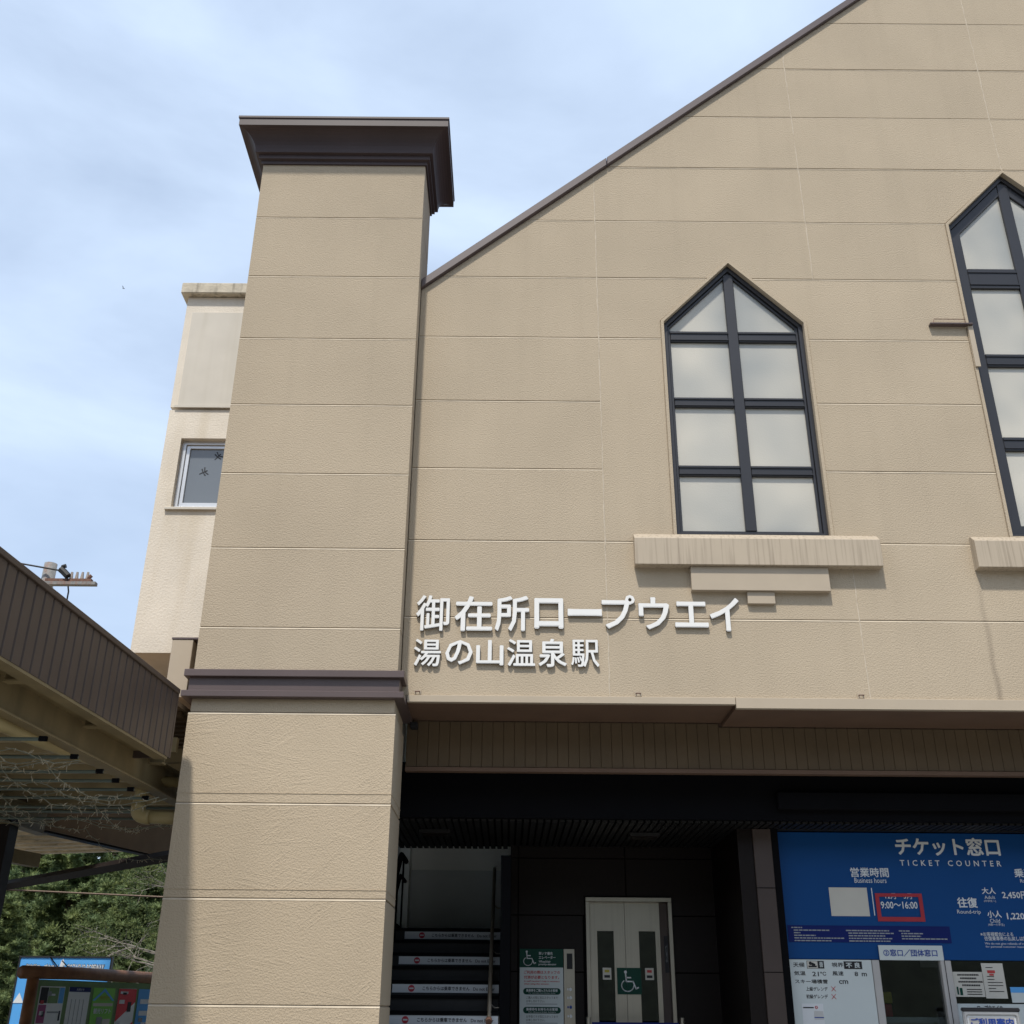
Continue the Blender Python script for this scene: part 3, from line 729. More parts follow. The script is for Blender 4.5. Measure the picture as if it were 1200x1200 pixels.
# ------------------------------------------------------------------ ticket counter
tcn = thing('ticket_sign', 'blue ticket counter fare board with white Japanese lettering', 'sign', (4.5, 10.6, 2.0))
TY = 10.60
plate_ = MB().box(2.550, 6.6, TY, TY + .05, 2.022, 3.150).build('board', 'blue', tcn, bevel=.003)
TI = [('チケット窓口', 3.695, 4.695, 2.942, 3.110, .028), ('TICKET COUNTER', 3.719, 4.681, 2.848, 2.900, .01), ('営業時間', 3.236, 3.598, 2.742, 2.828, .015),
 ('Business hours', 3.265, 3.567, 2.690, 2.736, 0), ('12月～3月', 3.537, 3.786, 2.548, 2.600, .01), ('9:00～16:00', 3.485, 3.828, 2.463, 2.526, .015), ('往復', 4.206, 4.392, 2.476, 2.568, .025),
 ('Round-trip', 4.191, 4.410, 2.414, 2.459, 0), ('大人', 4.454, 4.583, 2.599, 2.658, .02), ('Adult', 4.469, 4.568, 2.556, 2.585, 0), ('(中学生～)', 4.459, 4.570, 2.525, 2.548, 0),
 ('2,450円', 4.638, 4.883, 2.556, 2.626, .02), ('小人', 4.469, 4.601, 2.391, 2.453, .02), ('Child', 4.483, 4.576, 2.347, 2.381, 0), ('(4歳～小学生)', 4.461, 4.611, 2.316, 2.343, 0),
 ('1,220円', 4.649, 4.888, 2.370, 2.441, .02), ('乗車料金', 4.790, 5.157, 2.750, 2.832, .02), ('Rates', 4.833, 4.944, 2.704, 2.736, 0), ('※お客様都合による', 4.374, 4.677, 2.230, 2.266, .01),
 ('往復乗車券の払戻しは致しません。', 4.404, 4.956, 2.192, 2.230, .01), ('We do not give refunds of round-trip tickets', 4.400, 4.967, 2.152, 2.177, 0), ('for personal customer reasons.', 4.404, 4.791, 2.127, 2.149, 0)]
for t, a, b_, c, d, bo in TI:
    lettering(t, a, b_, c, d, TY - .004, 'sign_white', plate_, bold=bo, spacing=1.75 if t == 'TICKET COUNTER' else 1.0)
flat(3.013, 3.371, 2.394, 2.647, TY - .004, 'paper', plate_, 'blank_patch')
flat(3.412, 3.420, 2.401, 2.645, TY - .004, 'sign_white', plate_, 'divider')
MB().ring(rect(3.440, 3.880, 2.351, 2.598), rect(3.476, 3.845, 2.390, 2.568), TY - .0085, TY - .0055).build('red_tape_frame', 'red', plate_)
bnd = flat(2.591, 4.096, 2.166, 2.311, TY - .004, 'navy', plate_, 'notice_band')
fp = MB()
for cx_, n_, ws in ((2.625, 6, (.10, .33, .06, .20, .46, .34)), (3.13, 5, (.40, .42, .34, .40, .38)), (3.62, 4, (.10, .20, .18, .42))):
    for k in range(n_):
        xx = cx_ + (0.02 if k else 0); z = 2.292 - k * .0225 - (.0225 if cx_ > 3 else 0)
        xe = xx + ws[k]
        while xx < xe:
            l = random.uniform(.015, .05); fp.box(xx, min(xx + l, xe), TY - .0055, TY - .0042, z - .0055, z + .0045); xx += l + .006
fp.build('fine_print', 'grey_print', bnd)
wp = flat(3.407, 3.994, 2.018, 2.144, TY - .020, 'paper_white', plate_, 'window_plate', t=.012)
lettering('②窓口／団体窓口', 3.445, 3.940, 2.050, 2.110, TY - .023, 'blue_ink', wp, bold=.02)
# shutter housing above
sb = thing('shutter_box', 'black roller shutter housing above the blue fare board', 'shutter', (4.5, 10.4, 3.2))
MB().box(2.56, 6.6, 10.16, 10.57, 3.195, 3.33).build('housing', 'black', sb)
MB().box(2.46, 6.6, 9.98, 10.055, 3.26, 3.42).build('housing_lip', 'black', sb, bevel=.01)
MB().box(2.56, 6.6, 10.50, 10.56, 3.152, 3.19).build('guide_rail', 'ceiling', sb)

wbd = thing('weather_board', 'white weather and ski slope information board under the fare board', 'notice board', (2.95, 10.58, 1.2))
wb = MB().box(2.556, 3.325, 10.585, 10.61, .95, 2.017).build('board', 'paper_white', wbd)
for t, a, b_, c, d in [('天候', 2.607, 2.711, 1.952, 1.992), ('視界', 2.959, 3.065, 1.955, 1.993), ('気温', 2.608, 2.712, 1.883, 1.919), ('21', 2.773, 2.833, 1.877, 1.915), ('℃', 2.846, 2.900, 1.882, 1.915),
 ('風速', 2.958, 3.059, 1.883, 1.921), ('8', 3.159, 3.191, 1.880, 1.918), ('m', 3.224, 3.271, 1.880, 1.909), ('スキー場積雪', 2.609, 2.906, 1.815, 1.850), ('cm', 3.009, 3.092, 1.814, 1.846),
 ('上級ゲレンデ', 2.703, 2.899, 1.754, 1.789), ('初級ゲレンデ', 2.699, 2.894, 1.691, 1.726)]:
    lettering(t, a, b_, c, d, 10.583, 'ink', wb, bold=.015)
for a, b_, c, d in ((2.930, 2.974, 1.753, 1.793), (2.925, 2.970, 1.688, 1.729)):
    x_ = MB(); t = .006
    x_.prism([(a, c), (a + t, c), (b_, d), (b_ - t, d)], 10.582, 10.584); x_.prism([(b_ - t, c), (b_, c), (a + t, d), (a, d)], 10.5815, 10.5835)
    x_.build('cross_mark', 'pink', wb)
ib = flat(2.732, 2.832, 1.941, 2.006, 10.582, 'ink', wb, 'weather_icon')
flat(2.735, 2.829, 1.944, 2.003, 10.5805, 'paper', ib, 'icon_ground', t=.001)
ic = MB()
for cx_, cz_, r_ in ((2.765, 1.985, .015), (2.785, 1.978, .013), (2.80, 1.974, .010)):
    ic.prism([(cx_ + r_ * math.cos(2 * math.pi * q / 14), cz_ + r_ * math.sin(2 * math.pi * q / 14)) for q in range(14)], 10.5795, 10.5802)
ic.box(2.745, 2.820, 10.579, 10.5801, 1.952, 1.966); ic.build('cloud_mark', 'ink', ib)
b1 = flat(2.834, 2.889, 1.942, 2.006, 10.582, 'ink', wb, 'icon_tile'); lettering('曇', 2.846, 2.879, 1.952, 1.997, 10.580, 'paper_white', b1, bold=.01)
b2 = flat(3.071, 3.236, 1.940, 2.004, 10.582, 'ink', wb, 'icon_tile'); lettering('不 良', 3.088, 3.218, 1.948, 1.996, 10.580, 'paper_white', b2, bold=.03)
st_ = flat(2.648, 2.842, 1.480, 1.650, 10.5825, 'sign_white', wb, 'sticker', t=.002)
lettering('0', 2.765, 2.792, 1.606, 1.632, 10.580, 'pink', st_, bold=.02)
flat(2.66, 2.755, 1.612, 1.622, 10.5815, 'ink', st_, 'print', t=.0008)
flat(2.753, 2.838, 1.519, 1.590, 10.5815, 'alu', st_, 'print', t=.0008)
flat(2.753, 2.838, 1.533, 1.541, 10.5805, 'blue_ink', st_, 'print', t=.0008)

cw = thing('ticket_window', 'glazed ticket windows with pale aluminium posts below the fare board', 'window', (4.5, 10.6, .8))
for a, b_ in ((3.328, 3.395), (3.955, 4.052), (5.3, 5.39)):
    MB().box(a, b_, 10.575, 10.66, .9, 2.018).build('post', 'alu_white', cw, bevel=.004)
MB().box(3.99, 3.995, 10.570, 10.5745, .9, 2.018).build('post_groove', 'ink', cw)
for a, b_ in ((3.396, 3.954), (4.053, 5.299)):
    MB().box(a, b_, 10.625, 10.633, .9, 2.018).build('pane', 'clear', cw)
MB().box(3.396, 5.299, 10.60, 10.66, .80, .899).build('frame', 'alu_white', cw)
# the office behind the glass
MB().box(2.5, 6.6, 12.35, 12.45, 0, 3.1).build('office_wall', 'darkroom', building)
MB().box(2.5, 6.6, 10.67, 12.34, 2.75, 2.85).build('office_ceiling', 'darkroom', building)
ct = MB().box(3.40, 5.29, 10.75, 11.1, 1.50, 1.545).box(3.40, 5.29, 10.80, 11.1, .8, 1.499).build('office_counter', 'counter', label='grey shelf counter behind the ticket window glass', cat='counter')
for lab, (a, b_, y_, c, d), m_ in (('yellow folder standing on the counter behind the glass', (3.47, 3.66, 11.15, 1.66, 1.76), 'yellow'), ('red box below the yellow folder behind the glass', (3.47, 3.64, 11.12, 1.546, 1.655), 'red')):
    MB().box(a, b_, y_, y_ + .12, c, d).build('folder' if m_ == 'yellow' else 'storage_box', m_, None, label=lab, cat='folder' if m_ == 'yellow' else 'box', bevel=.006)
for lab, (a, b_, y_, c, d) in (('small pale sheet pinned high on the office wall', (3.98, 4.20, 12.345, 2.20, 2.40)), ('large pale sheet pinned lower on the office wall', (4.40, 4.65, 12.345, 2.02, 2.25))):
    MB().box(a, b_, y_, y_ + .004, c, d).build('pinned_sheet', 'counter', label=lab, cat='paper')
pa = thing('taped_notice', 'wide white notice taped inside the right ticket window', 'notice', (4.2, 10.6, 1.7))
pap = flat(4.066, 4.338, 1.717, 1.925, 10.618, 'paper', pa, 'sheet')
lp = MB()
for k, (a, b_) in enumerate(((4.11, 4.30), (4.13, 4.28), (4.11, 4.32), (4.14, 4.30))):
    xx = a
    while xx < b_: l = random.uniform(.008, .014); lp.box(xx, xx + l, 10.6155, 10.617, 1.893 - k * .029, 1.907 - k * .029); xx += l + .004
for k in range(3): lp.box(4.175, 4.31, 10.6155, 10.617, 1.775 - k * .02, 1.782 - k * .02)
lp.build('print', 'ink', pap)
MB().box(4.085, 4.10, 10.6155, 10.617, 1.735, 1.80).box(4.11, 4.135, 10.6155, 10.617, 1.73, 1.79).build('figure_print', 'green', pap)
pb = thing('taped_notice', 'narrow upright cream notice overlapping the wide white notice', 'notice', (4.44, 10.6, 1.7))
pbp = flat(4.339, 4.536, 1.705, 1.999, 10.612, 'paper', pb, 'sheet')
lp = MB()
for k in range(9):
    if k in (1, 2): continue
    lp.box(4.375, random.choice((4.44, 4.50, 4.51)), 10.6095, 10.611, 1.960 - k * .025, 1.966 - k * .025)
lp.build('print', 'ink', pbp)
MB().box(4.385, 4.455, 10.6095, 10.611, 1.915, 1.940).box(4.40, 4.44, 10.6095, 10.611, 1.895, 1.910).build('print', 'pink', pbp)
pc = thing('window_card', 'small card with a bright blue header at the far right of the ticket window', 'card', (4.65, 10.6, 1.6))
pcp = flat(4.572, 4.74, 1.672, 1.800, 10.618, 'paper_white', pc, 'card'); flat(4.572, 4.74, 1.755, 1.801, 10.615, 'sky_blue', pc, 'header')
lb = thing('ropeway_notice', 'white lower notice board reading ropeway in the right ticket window', 'sign', (4.6, 10.6, 1.2))
lbp = flat(4.056, 5.28, 1.05, 1.660, 10.607, 'paper_white', lb, 'board')
lettering('ロープウエイの', 4.24, 4.47, 1.605, 1.648, 10.6045, 'ink', lbp, bold=.03)
ad = thing('stand_sign', 'silver framed display stand with blue lettering at the bottom right', 'sign', (4.225, 10.3, .5), rz=R(-7))
f_ = MB(); 
f_.ring(rect(-.235, .235, .62, 1.125), rect(-.205, .205, .645, 1.065), -.02, .01); f_.build('frame', 'alu', ad, local=True, bevel=.010)
pnl = MB().box(-.204, .204, -.004, .004, .646, 1.064).build('panel', 'sign_white', ad, local=True)
flat(-.19, .19, .98, 1.05, -.008, 'alu_white', pnl, 'heading_ground', local=True)
lettering('ご利用案内', -.18, .18, .985, 1.045, -.012, 'blue_ink', pnl, bold=.04, local=True)
MB().box(-.245, .245, -.03, .02, 1.095, 1.128).build('top_rail', 'sash', ad, local=True, bevel=.010)
for s in (-1, 1): MB().tube([(s * .225, 0, 0), (s * .225, 0, 1.10)], .016, 8).build('leg', 'alu', ad, local=True)
MB().box(-.26, .26, -.15, .15, -.5, -.46).build('base', 'alu', ad, local=True)
for s in (-1, 1): MB().tube([(s * .225, 0, -.47), (s * .225, 0, 0)], .016, 8).build('leg', 'alu', ad, local=True)

# raised entrance floor
MB().box(-1.27, XR, 9.6, 12.34, .01, .5).build('entrance_floor', 'stair', kind='structure')

# ------------------------------------------------------------------ station name
sg = thing('station_name_sign', 'two rows of raised white Japanese letters naming the ropeway station on the facade', 'sign', (.5, 9.0, 4.3))
NAME = [('御', -0.843, -0.547, 4.602, 4.936), ('在', -0.501, -0.167, 4.602, 4.931), ('所', -0.144, 0.160, 4.605, 4.938), ('ロ', 0.205, 0.464, 4.632, 4.918), ('ー', 0.502, 0.806, 4.752, 4.820),
 ('プ', 0.806, 1.103, 4.637, 4.955), ('ウ', 1.133, 1.407, 4.632, 4.935), ('エ', 1.452, 1.749, 4.655, 4.898), ('イ', 1.764, 2.030, 4.622, 4.935),
 ('湯', -0.849, -0.610, 4.279, 4.528), ('の', -0.573, -0.333, 4.297, 4.520), ('山', -0.303, -0.064, 4.292, 4.523), ('温', -0.034, 0.212, 4.286, 4.533), ('泉', 0.242, 0.489, 4.281, 4.539), ('駅', 0.526, 0.773, 4.284, 4.532)]
for ch, a, b_, c, d in NAME:
    o = lettering(ch, a, b_, c, d, F - .020, 'white', sg, bold={'ー': .012, 'ロ': .022, '御': .012, '駅': .010, '湯': .014, '温': .014}.get(ch, .019), thick=.024, name='letter')
    o.data.materials.append(M['ltr_side'])
    for p in o.data.polygons:
        if abs(p.normal.y) < .5: p.material_index = 1
for x in (-.80, 1.10, 3.02):
    an = thing('wall_anchor', {-.80: 'rusty wall anchor on the drip edge nearest the stucco pillar', 1.10: 'small wall anchor on the drip edge below the end of the station name', 3.02: 'wall anchor on the drip edge under the right end of the first window sill'}[x], 'bracket', (x, F, 4.03), group='small anchors along the drip edge')
    MB().box(x - .03, x + .03, F - .008, F + .001, 4.036, 4.078).build('plate', 'beige_paint', an)
    MB().tube([(x - .018, F - .008, 4.06), (x - .018, F - .035, 4.055), (x + .018, F - .035, 4.055), (x + .018, F - .008, 4.06)], .005, 6).build('eye', 'rust', an)
jb = MB().box(-.905, -.840, 9.55, 9.66, 3.885, 3.935).build('junction_box', 'ink', label='small black junction box under the soffit beside the pillar', cat='box', bevel=.005)
lt = thing('wall_tray', 'thin metal tray bracket beside the tall right window', 'bracket', (4.45, F, 7.9))
MB().box(4.205, 4.635, F - .06, F - .002, 7.885, 7.902).build('tray', 'brown', lt, bevel=.003)
MB().tube([(4.235, F - .055, 7.90), (4.265, F - .02, 7.968), (4.585, F - .02, 7.968), (4.555, F - .055, 7.90)], .004, 6).build('wire_loop', 'rust', lt)
MB().box(4.590, 4.642, F - .030, F - .013, 7.400, 7.884).build('side_plate', 'beige_paint', lt, bevel=.003)

# ------------------------------------------------------------------ pillar
pil = thing('stucco_pillar', 'tall beige stucco pillar with dark brown flared cap and band moulding', 'pillar', (-1.82, 9.1, 0))
PX0, PX1, PY0, PY1 = -2.685, -.957, 8.78, 9.55
up = MB().box(PX0 + .011, PX1 - .011, PY0 + .011, PY1 - .011, 4.15, 9.76).build('upper_shaft', 'stucco_back', pil)
zs = [4.165, 4.56, 5.306, 6.052, 6.786, 7.537, 8.285, 9.035, 9.755]
def course(z0, z1, m_, par, inset=.0, jt=.003, bev=.006):
    x0, x1, y0, y1 = PX0 + inset, PX1 - inset, PY0 + inset, PY1 - inset
    b = MB(); z0 += jt / 2; z1 -= jt / 2
    L0 = [(x0, y0), (x1, y0), (x1, y1), (x0, y1)]; tb = .028; L1 = [(x0 + bev, y0 + bev), (x1 - bev, y0 + bev), (x1 - bev, y1 - bev), (x0 + bev, y1 - bev)]
    vs = [(x, y, z0) for x, y in L1] + [(x, y, z0 + .003) for x, y in L0] + [(x, y, z1 - .020) for x, y in L0] + [(x, y, z1 - .012) for (x, y), (sx_, sy_) in zip(L0, ((-1, -1), (1, -1), (1, 1), (-1, 1)))] + [(x, y, z1) for x, y in L1]
    fs = [(3, 2, 1, 0), (16, 17, 18, 19)]
    for r_ in range(4):
        for i in range(4):
            j = (i + 1) % 4; fs.append((r_ * 4 + i, r_ * 4 + j, r_ * 4 + 4 + j, r_ * 4 + 4 + i))
    o = b.add(vs, fs).build('wall_panel', m_, par)
    if z1 < 9.7 and z1 - z0 > .2:
        MB().prism_x([(y0 + .0065, z1 + .001), (y0 - .0018, z1 - .012), (y0 - .0018, z1 - .014), (y0 + .0065, z1 - .018)], x0 - .001, x1 + .001).build('joint_highlight', 'joint_glint', par)  # same painted highlight strip on the pillar joints
    return o
for a, b_ in zip(zs[:-1], zs[1:]): course(a, b_, 'stucco', up)
lo = MB().box(PX0 + .02, PX1 - .02, PY0 + .02, PY1 - .02, 0, 3.93).build('lower_shaft', 'stucco_back', pil)
zl = [0.0, .13, .87, 1.60, 2.352, 3.075, 3.812]
for a, b_ in zip(zl[:-1], zl[1:]): course(a, b_, 'stucco_low', lo, bev=.012)
course(3.816, 3.932, 'stucco_low', lo, inset=.012, bev=.004)
for z in (3.150, 2.415):      # shallow trowelled lines above the joints
    MB().box(PX0 - .0035, PX1 + .0035, PY0 - .0035, PY1 + .0035, z, z + .005).build('raised_line', 'stucco_low', lo)
# band moulding
def collar(e, z0, z1, m_, name, par, bev=.004):
    return MB().box(PX0 - e, PX1 + e, PY0 - e, PY1 + e, z0, z1).build(name, m_, par, bevel=bev)
mo = collar(.062, 4.105, 4.166, 'brown', 'band_moulding', pil)
collar(.022, 3.985, 4.105, 'brown', 'moulding_web', mo, .002)
collar(.066, 3.930, 3.984, 'brown', 'moulding_lip', mo)
# flared cap with cove profile
prof = [(-.01, 9.735), (.020, 9.735), (.020, 9.775), (.048, 9.785), (.048, 9.835), (.080, 9.842)]
for q in range(9):
    t = q / 8 * math.pi / 2
    prof.append((.080 + .150 * (1 - math.cos(t)), 9.845 + .215 * math.sin(t)))
prof += [(.245, 10.062), (.245, 10.150), (.255, 10.155), (.255, 10.180), (.0, 10.195)]
b = MB(); n = len(prof); vs = []
for e, z in prof: vs += [(PX0 - e, PY0 - e, z), (PX1 + e, PY0 - e, z), (PX1 + e, PY1 + e, z), (PX0 - e, PY1 + e, z)]
fs = [(3, 2, 1, 0)]
for r_ in range(n - 1):
    for i in range(4):
        j = (i + 1) % 4; fs.append((r_ * 4 + i, r_ * 4 + j, r_ * 4 + 4 + j, r_ * 4 + 4 + i))
fs.append(tuple((n - 1) * 4 + i for i in range(4)))
b.add(vs, fs).build('cap', 'brown_cap', pil)

# leader box left of the pillar
lbx = thing('gutter_box', 'beige metal rainwater box tucked behind the left side of the pillar', 'gutter box', (-2.88, 9.1, 4.0))
MB().box(-2.985, -2.800, 9.02, 9.5, 4.00, 4.520).build('box', 'beige_paint', lbx, bevel=.004)
MB().box(-2.990, -2.70, 9.015, 9.55, 4.522, 4.538).build('lid', 'brown', lbx)

# ------------------------------------------------------------------ cream annex behind
an = thing('annex_building', 'cream stucco annex building with an overhanging upper storey behind the pillar', 'building', (-2.6, 11, 0))
AY = 11.0; AX0 = -4.075; AX1 = -1.40
a = MB()
def apiece(x0, x1, z0, z1, y0=AY, y1=15.0): a.box(x0, x1, y0, y1, z0, z1)
wx0, wx1, wz0, wz1 = -3.885, -2.9, 6.725, 7.625
apiece(AX0, AX1, 5.01, wz0); apiece(AX0, AX1, wz1, 8.005); apiece(AX0, wx0, wz0, wz1); apiece(wx1, AX1, wz0, wz1)
apiece(AX0, AX1, 8.045, 9.63); a.box(AX0 + .03, AX1, AY + .03, 15, 8.005, 8.045)
a.build('wall', 'cream', an)
MB().box(-3.99, AX1 - .1, AY - .012, AY - .0005, 8.05, 9.40).build('smooth_panel', 'cream_smooth', an, bevel=.003)
MB().box(-4.02, AX1 - .1, AY - .03, AY - .013, 8.028, 8.058).build('panel_ledge', 'cream_smooth', an)
MB().box(AX0 - .075, AX1, AY - .085, 15.1, 9.64, 9.80).build('cornice', 'cream_dirty', an, bevel=.012)
MB().box(-2.6, -1.6, 13.6, 15, 0, 5.0).build('lower_storey', 'gwall_lo', an)
wn = MB().ring(rect(wx0, wx1, wz0, wz1), rect(wx0 + .05, wx1 - .05, wz0 + .055, wz1 - .05), AY + .07, AY + .16).build('window', 'alu', an, bevel=.003)
MB().ring(rect(wx0 + .052, -3.08, wz0 + .057, wz1 - .052), rect(wx0 + .095, -3.12, wz0 + .105, wz1 - .09), AY + .09, AY + .13).build('sash', 'alu', wn, bevel=.003)
MB().box(wx0 + .09, wx1 - .05, AY + .112, AY + .118, wz0 + .09, wz1 - .08).build('pane', 'annex_glass', wn)
MB().box(wx0 - .06, wx1 + .06, AY - .035, AY + .07, wz0 - .035, wz0 - .003).build('window_sill', 'cream_smooth', wn, bevel=.004)
def dragonfly(cx, cz, s, ang):
    b = MB(); ca, sa = math.cos(ang), math.sin(ang)
    def pl(pts): b.prism([(cx + (u * ca - v * sa) * s, cz + (u * sa + v * ca) * s) for u, v in pts], AY + .108, AY + .1105)
    pl([(-.9, -.06), (.75, -.09), (.9, 0), (.75, .09), (-.9, .06)])
    pl([(.35, .05), (.75, .85), (.55, .95), (.20, .10)]); pl([(.20, -.10), (.55, -.95), (.75, -.85), (.35, -.05)])
    pl([(.0, .08), (.15, .85), (-.10, .85), (-.15, .08)]); pl([(-.15, -.08), (-.10, -.85), (.15, -.85), (.0, -.08)])
    b.build('dragonfly_sticker', 'ink', wn)
dragonfly(-3.605, 7.235, .058, .5); dragonfly(-3.462, 7.44, .058, .9)

# ------------------------------------------------------------------ canopy (rotated a little)
can = thing('entrance_canopy', 'brown canopy with ribbed metal fascia reaching out left of the pillar', 'canopy', (-2.70, 8.49, 0), rz=-math.atan(.0625))
plank_me = None
npl = 48; wpl = .118
for i in range(npl):
    y1 = -.002 - i * wpl; 
    b = MB()
    # plank with a raised centre, facing +X
    y0 = y1 - wpl
    prof_ = [(y0, -.012), (y0 + .010, -.012), (y0 + .016, .0), (y1 - .006, .0), (y1, -.012)]
    vs = [(x_, y_, 3.372) for y_, x_ in prof_] + [(x_, y_, 3.885) for y_, x_ in prof_]
    if plank_me is None:
        vs0 = [(v[0], v[1] - y1, v[2]) for v in vs]
        fs = [(k, k + 1, k + 6, k + 5) for k in range(4)]
        vs0 += [(-.03, prof_[0][0] - y1, 3.372), (-.03, prof_[-1][0] - y1, 3.372), (-.03, prof_[0][0] - y1, 3.885), (-.03, prof_[-1][0] - y1, 3.885)]
        fs += [(0, 10, 11, 4, 3, 2, 1), (5, 6, 7, 8, 9, 13, 12), (10, 12, 13, 11), (0, 5, 12, 10), (4, 11, 13, 9)]
        b.add(vs0, fs); o = b.build('fascia_plank', 'brown_panel', can, local=True); plank_me = o.data
    else:
        o = bpy.data.objects.new('fascia_plank', plank_me); col.objects.link(o); o.parent = can
    o.location = (0, y1, 0)
MB().box(-.06, .018, -5.7, .0, 3.886, 3.925).build('fascia_cap', 'brown_panel', can, local=True, bevel=.004)
MB().box(-.105, -.004, -5.7, -.03, 3.352, 3.371).box(-.105, -.098, -5.7, -.03, 3.372, 3.43).build('bottom_flange', 'canopy_beam', can, local=True)
MB().box(-.60, -.0, -.0, .03, 3.372, 3.90).build('end_plate', 'brown_panel', can, local=True)
# roof sheet, beams, outriggers, purlins
MB().box(-4.6, -.061, -5.7, 2.05, 3.84, 3.880).box(-3.25, -.061, 2.051, 3.2, 3.84, 3.880).build('roof_sheet', 'deck', can, local=True)
def ibeam(x, y0, y1, z0, h, w_, m_='canopy_beam', name='beam', par=can):
    b = MB().box(x - w_ / 2, x + w_ / 2, y0, y1, z0, z0 + .012).box(x - w_ / 2, x + w_ / 2, y0, y1, z0 + h - .012, z0 + h).box(x - .005, x + .005, y0, y1, z0 + .0125, z0 + h - .0125)
    return b.build(name, m_, par, local=True)
ibeam(-.30, -5.7, 1.6, 3.20, .24, .13)
ibeam(-2.4, -5.7, 3.0, 3.20, .24, .13)
for y in (-5.0, -3.6, -2.2, -1.05, .2):
    MB().box(-.229, -.110, y - .04, y + .04, 3.36, 3.372).box(-.229, -.110, y - .004, y + .004, 3.373, 3.60).build('outrigger', 'canopy_beam', can, local=True)
y = -5.5
while y < 3.1:
    MB().box(-4.5, -.10, y, y + .05, 3.50, 3.62).build('purlin', 'slat_tan', can, local=True)
    y += .42
dk = MB(); y = -5.7
while y < 3.15:
    dk.box(-4.5, -.10, y, y + .07, 3.80, 3.838); y += .16
dk.build('deck_ribs', 'deck', can, local=True, kind='stuff')
MB().box(-4.4, .25, 3.05, 3.15, 3.45, 3.838).build('end_beam', 'canopy_beam', can, local=True)

# drain pipe with elbow
dp = thing('drain_pipe', 'tan drain pipe that drops under the canopy and elbows into the pillar', 'pipe', (-3.06, 9.05, 3.0))
def bez(p0, p1, p2, n=6):
    return [tuple((1 - t) ** 2 * p0[i] + 2 * t * (1 - t) * p1[i] + t * t * p2[i] for i in range(3)) for t in [k / n for k in range(n + 1)]]
MB().tube([(-3.055, 9.05, 3.30), (-3.072, 9.05, 3.10)], .052, 14).build('downpipe', 'pipe', dp, smooth=True)
MB().tube([(-3.072, 9.05, 3.11)] + bez((-3.072, 9.05, 3.08), (-3.078, 9.05, 3.005), (-2.99, 9.05, 2.998)) + [(-2.965, 9.05, 2.998)], .060, 14).build('elbow', 'pipe', dp, smooth=True)
MB().tube([(-2.97, 9.05, 2.998), (-2.66, 9.05, 2.990)], .053, 14).build('outlet_pipe', 'pipe', dp, smooth=True)
MB().tube([(-3.25, 5.0, 3.12), (-3.16, 7.2, 3.20), (-3.08, 8.7, 3.30), (-2.98, 9.25, 3.33), (-2.66, 9.4, 3.33)], .045, 12).build('gutter_pipe', 'pipe', dp, smooth=True)

# rods and fairy lights under the canopy
ry = [6.67, 7.20, 7.69, 8.03, 8.38, 8.75, 9.08, 9.43, 9.80]
ORD = ['first', 'second', 'third', 'fourth', 'fifth', 'sixth', 'seventh', 'eighth', 'ninth', 'tenth', 'eleventh', 'twelfth', 'thirteenth']
for i, y in enumerate(ry):
    xr = -2.9 if y < 8.8 else -2.72
    if abs(y - 9.08) < .01: y = 9.22
    rod = thing('hanging_rod', 'thin dark rod under the canopy, %s counting back from the viewer' % ORD[i], 'rod', (-4.2, y, 3.1), group='thin rods under the canopy')
    MB().tube([(-6.2, y + .02 * (i % 3), 3.1), (xr, y, 3.1)], .012, 6).build('rod', 'rod', rod)
    MB().box(xr - .05, xr, y - .012, y + .012, 3.088, 3.118).build('clamp', 'black', rod)
def fairy(pts, label):
    t = thing('fairy_light_string', label, 'fairy lights', pts[0], group='fairy light strings under the canopy')
    P3 = []
    for p, q in zip(pts[:-1], pts[1:]):
        p, q = Vector(p), Vector(q); n = max(3, int((q - p).length / .09))
        for k in range(n):
            s_ = k / n; v = p.lerp(q, s_); v.z -= .10 * 4 * s_ * (1 - s_) * min(1, (q - p).length); v += Vector((random.uniform(-.012, .012), random.uniform(-.012, .012), random.uniform(-.012, .012))); P3.append(v)
    P3.append(Vector(pts[-1]))
    MB().tube(P3, .0030, 4).build('light_wire', 'bulb_wire', t)
    b = MB()
    for v in P3[1:-1]:
        for _ in range(3):
            d = Vector((random.uniform(-1, 1), random.uniform(-.6, .6), random.uniform(-1, .8))).normalized() * random.uniform(.022, .045)
            q = v + Vector((random.uniform(-.02, .02), 0, 0))
            b.tube([q, q + d], .0026, 4, r1=.0018)
    b.build('bulbs', 'bulb', t, kind='stuff')
random.seed(11)
FL = [[(-3.9, 6.6, 3.12), (-3.2, 6.9, 3.1), (-2.92, 7.3, 3.1)], [(-3.9, 6.2, 3.14), (-3.15, 7.25, 3.08), (-2.95, 8.3, 3.05)], [(-4.2, 7.2, 3.1), (-3.5, 7.3, 3.07), (-2.95, 7.35, 3.1)],
      [(-4.3, 7.7, 3.1), (-3.4, 7.75, 3.05), (-2.85, 8.6, 3.12)], [(-4.2, 8.1, 3.1), (-3.4, 8.2, 3.05), (-2.8, 8.7, 3.1)], [(-4.6, 8.7, 3.12), (-3.6, 8.8, 3.05), (-2.75, 8.75, 3.1)],
      [(-4.4, 9.2, 3.1), (-3.7, 9.4, 3.05), (-2.75, 9.6, 3.1)], [(-4.6, 9.5, 3.1), (-3.8, 9.45, 3.06), (-2.8, 9.75, 3.1)], [(-4.3, 6.9, 3.12), (-3.6, 7.0, 3.06), (-3.0, 7.2, 3.1)], [(-4.0, 8.4, 3.1), (-3.7, 9.6, 2.98), (-3.4, 10.6, 2.85), (-3.0, 10.8, 2.98)],
      [(-3.6, 7.6, 3.1), (-3.25, 8.6, 3.02), (-3.3, 10.0, 3.05)]]
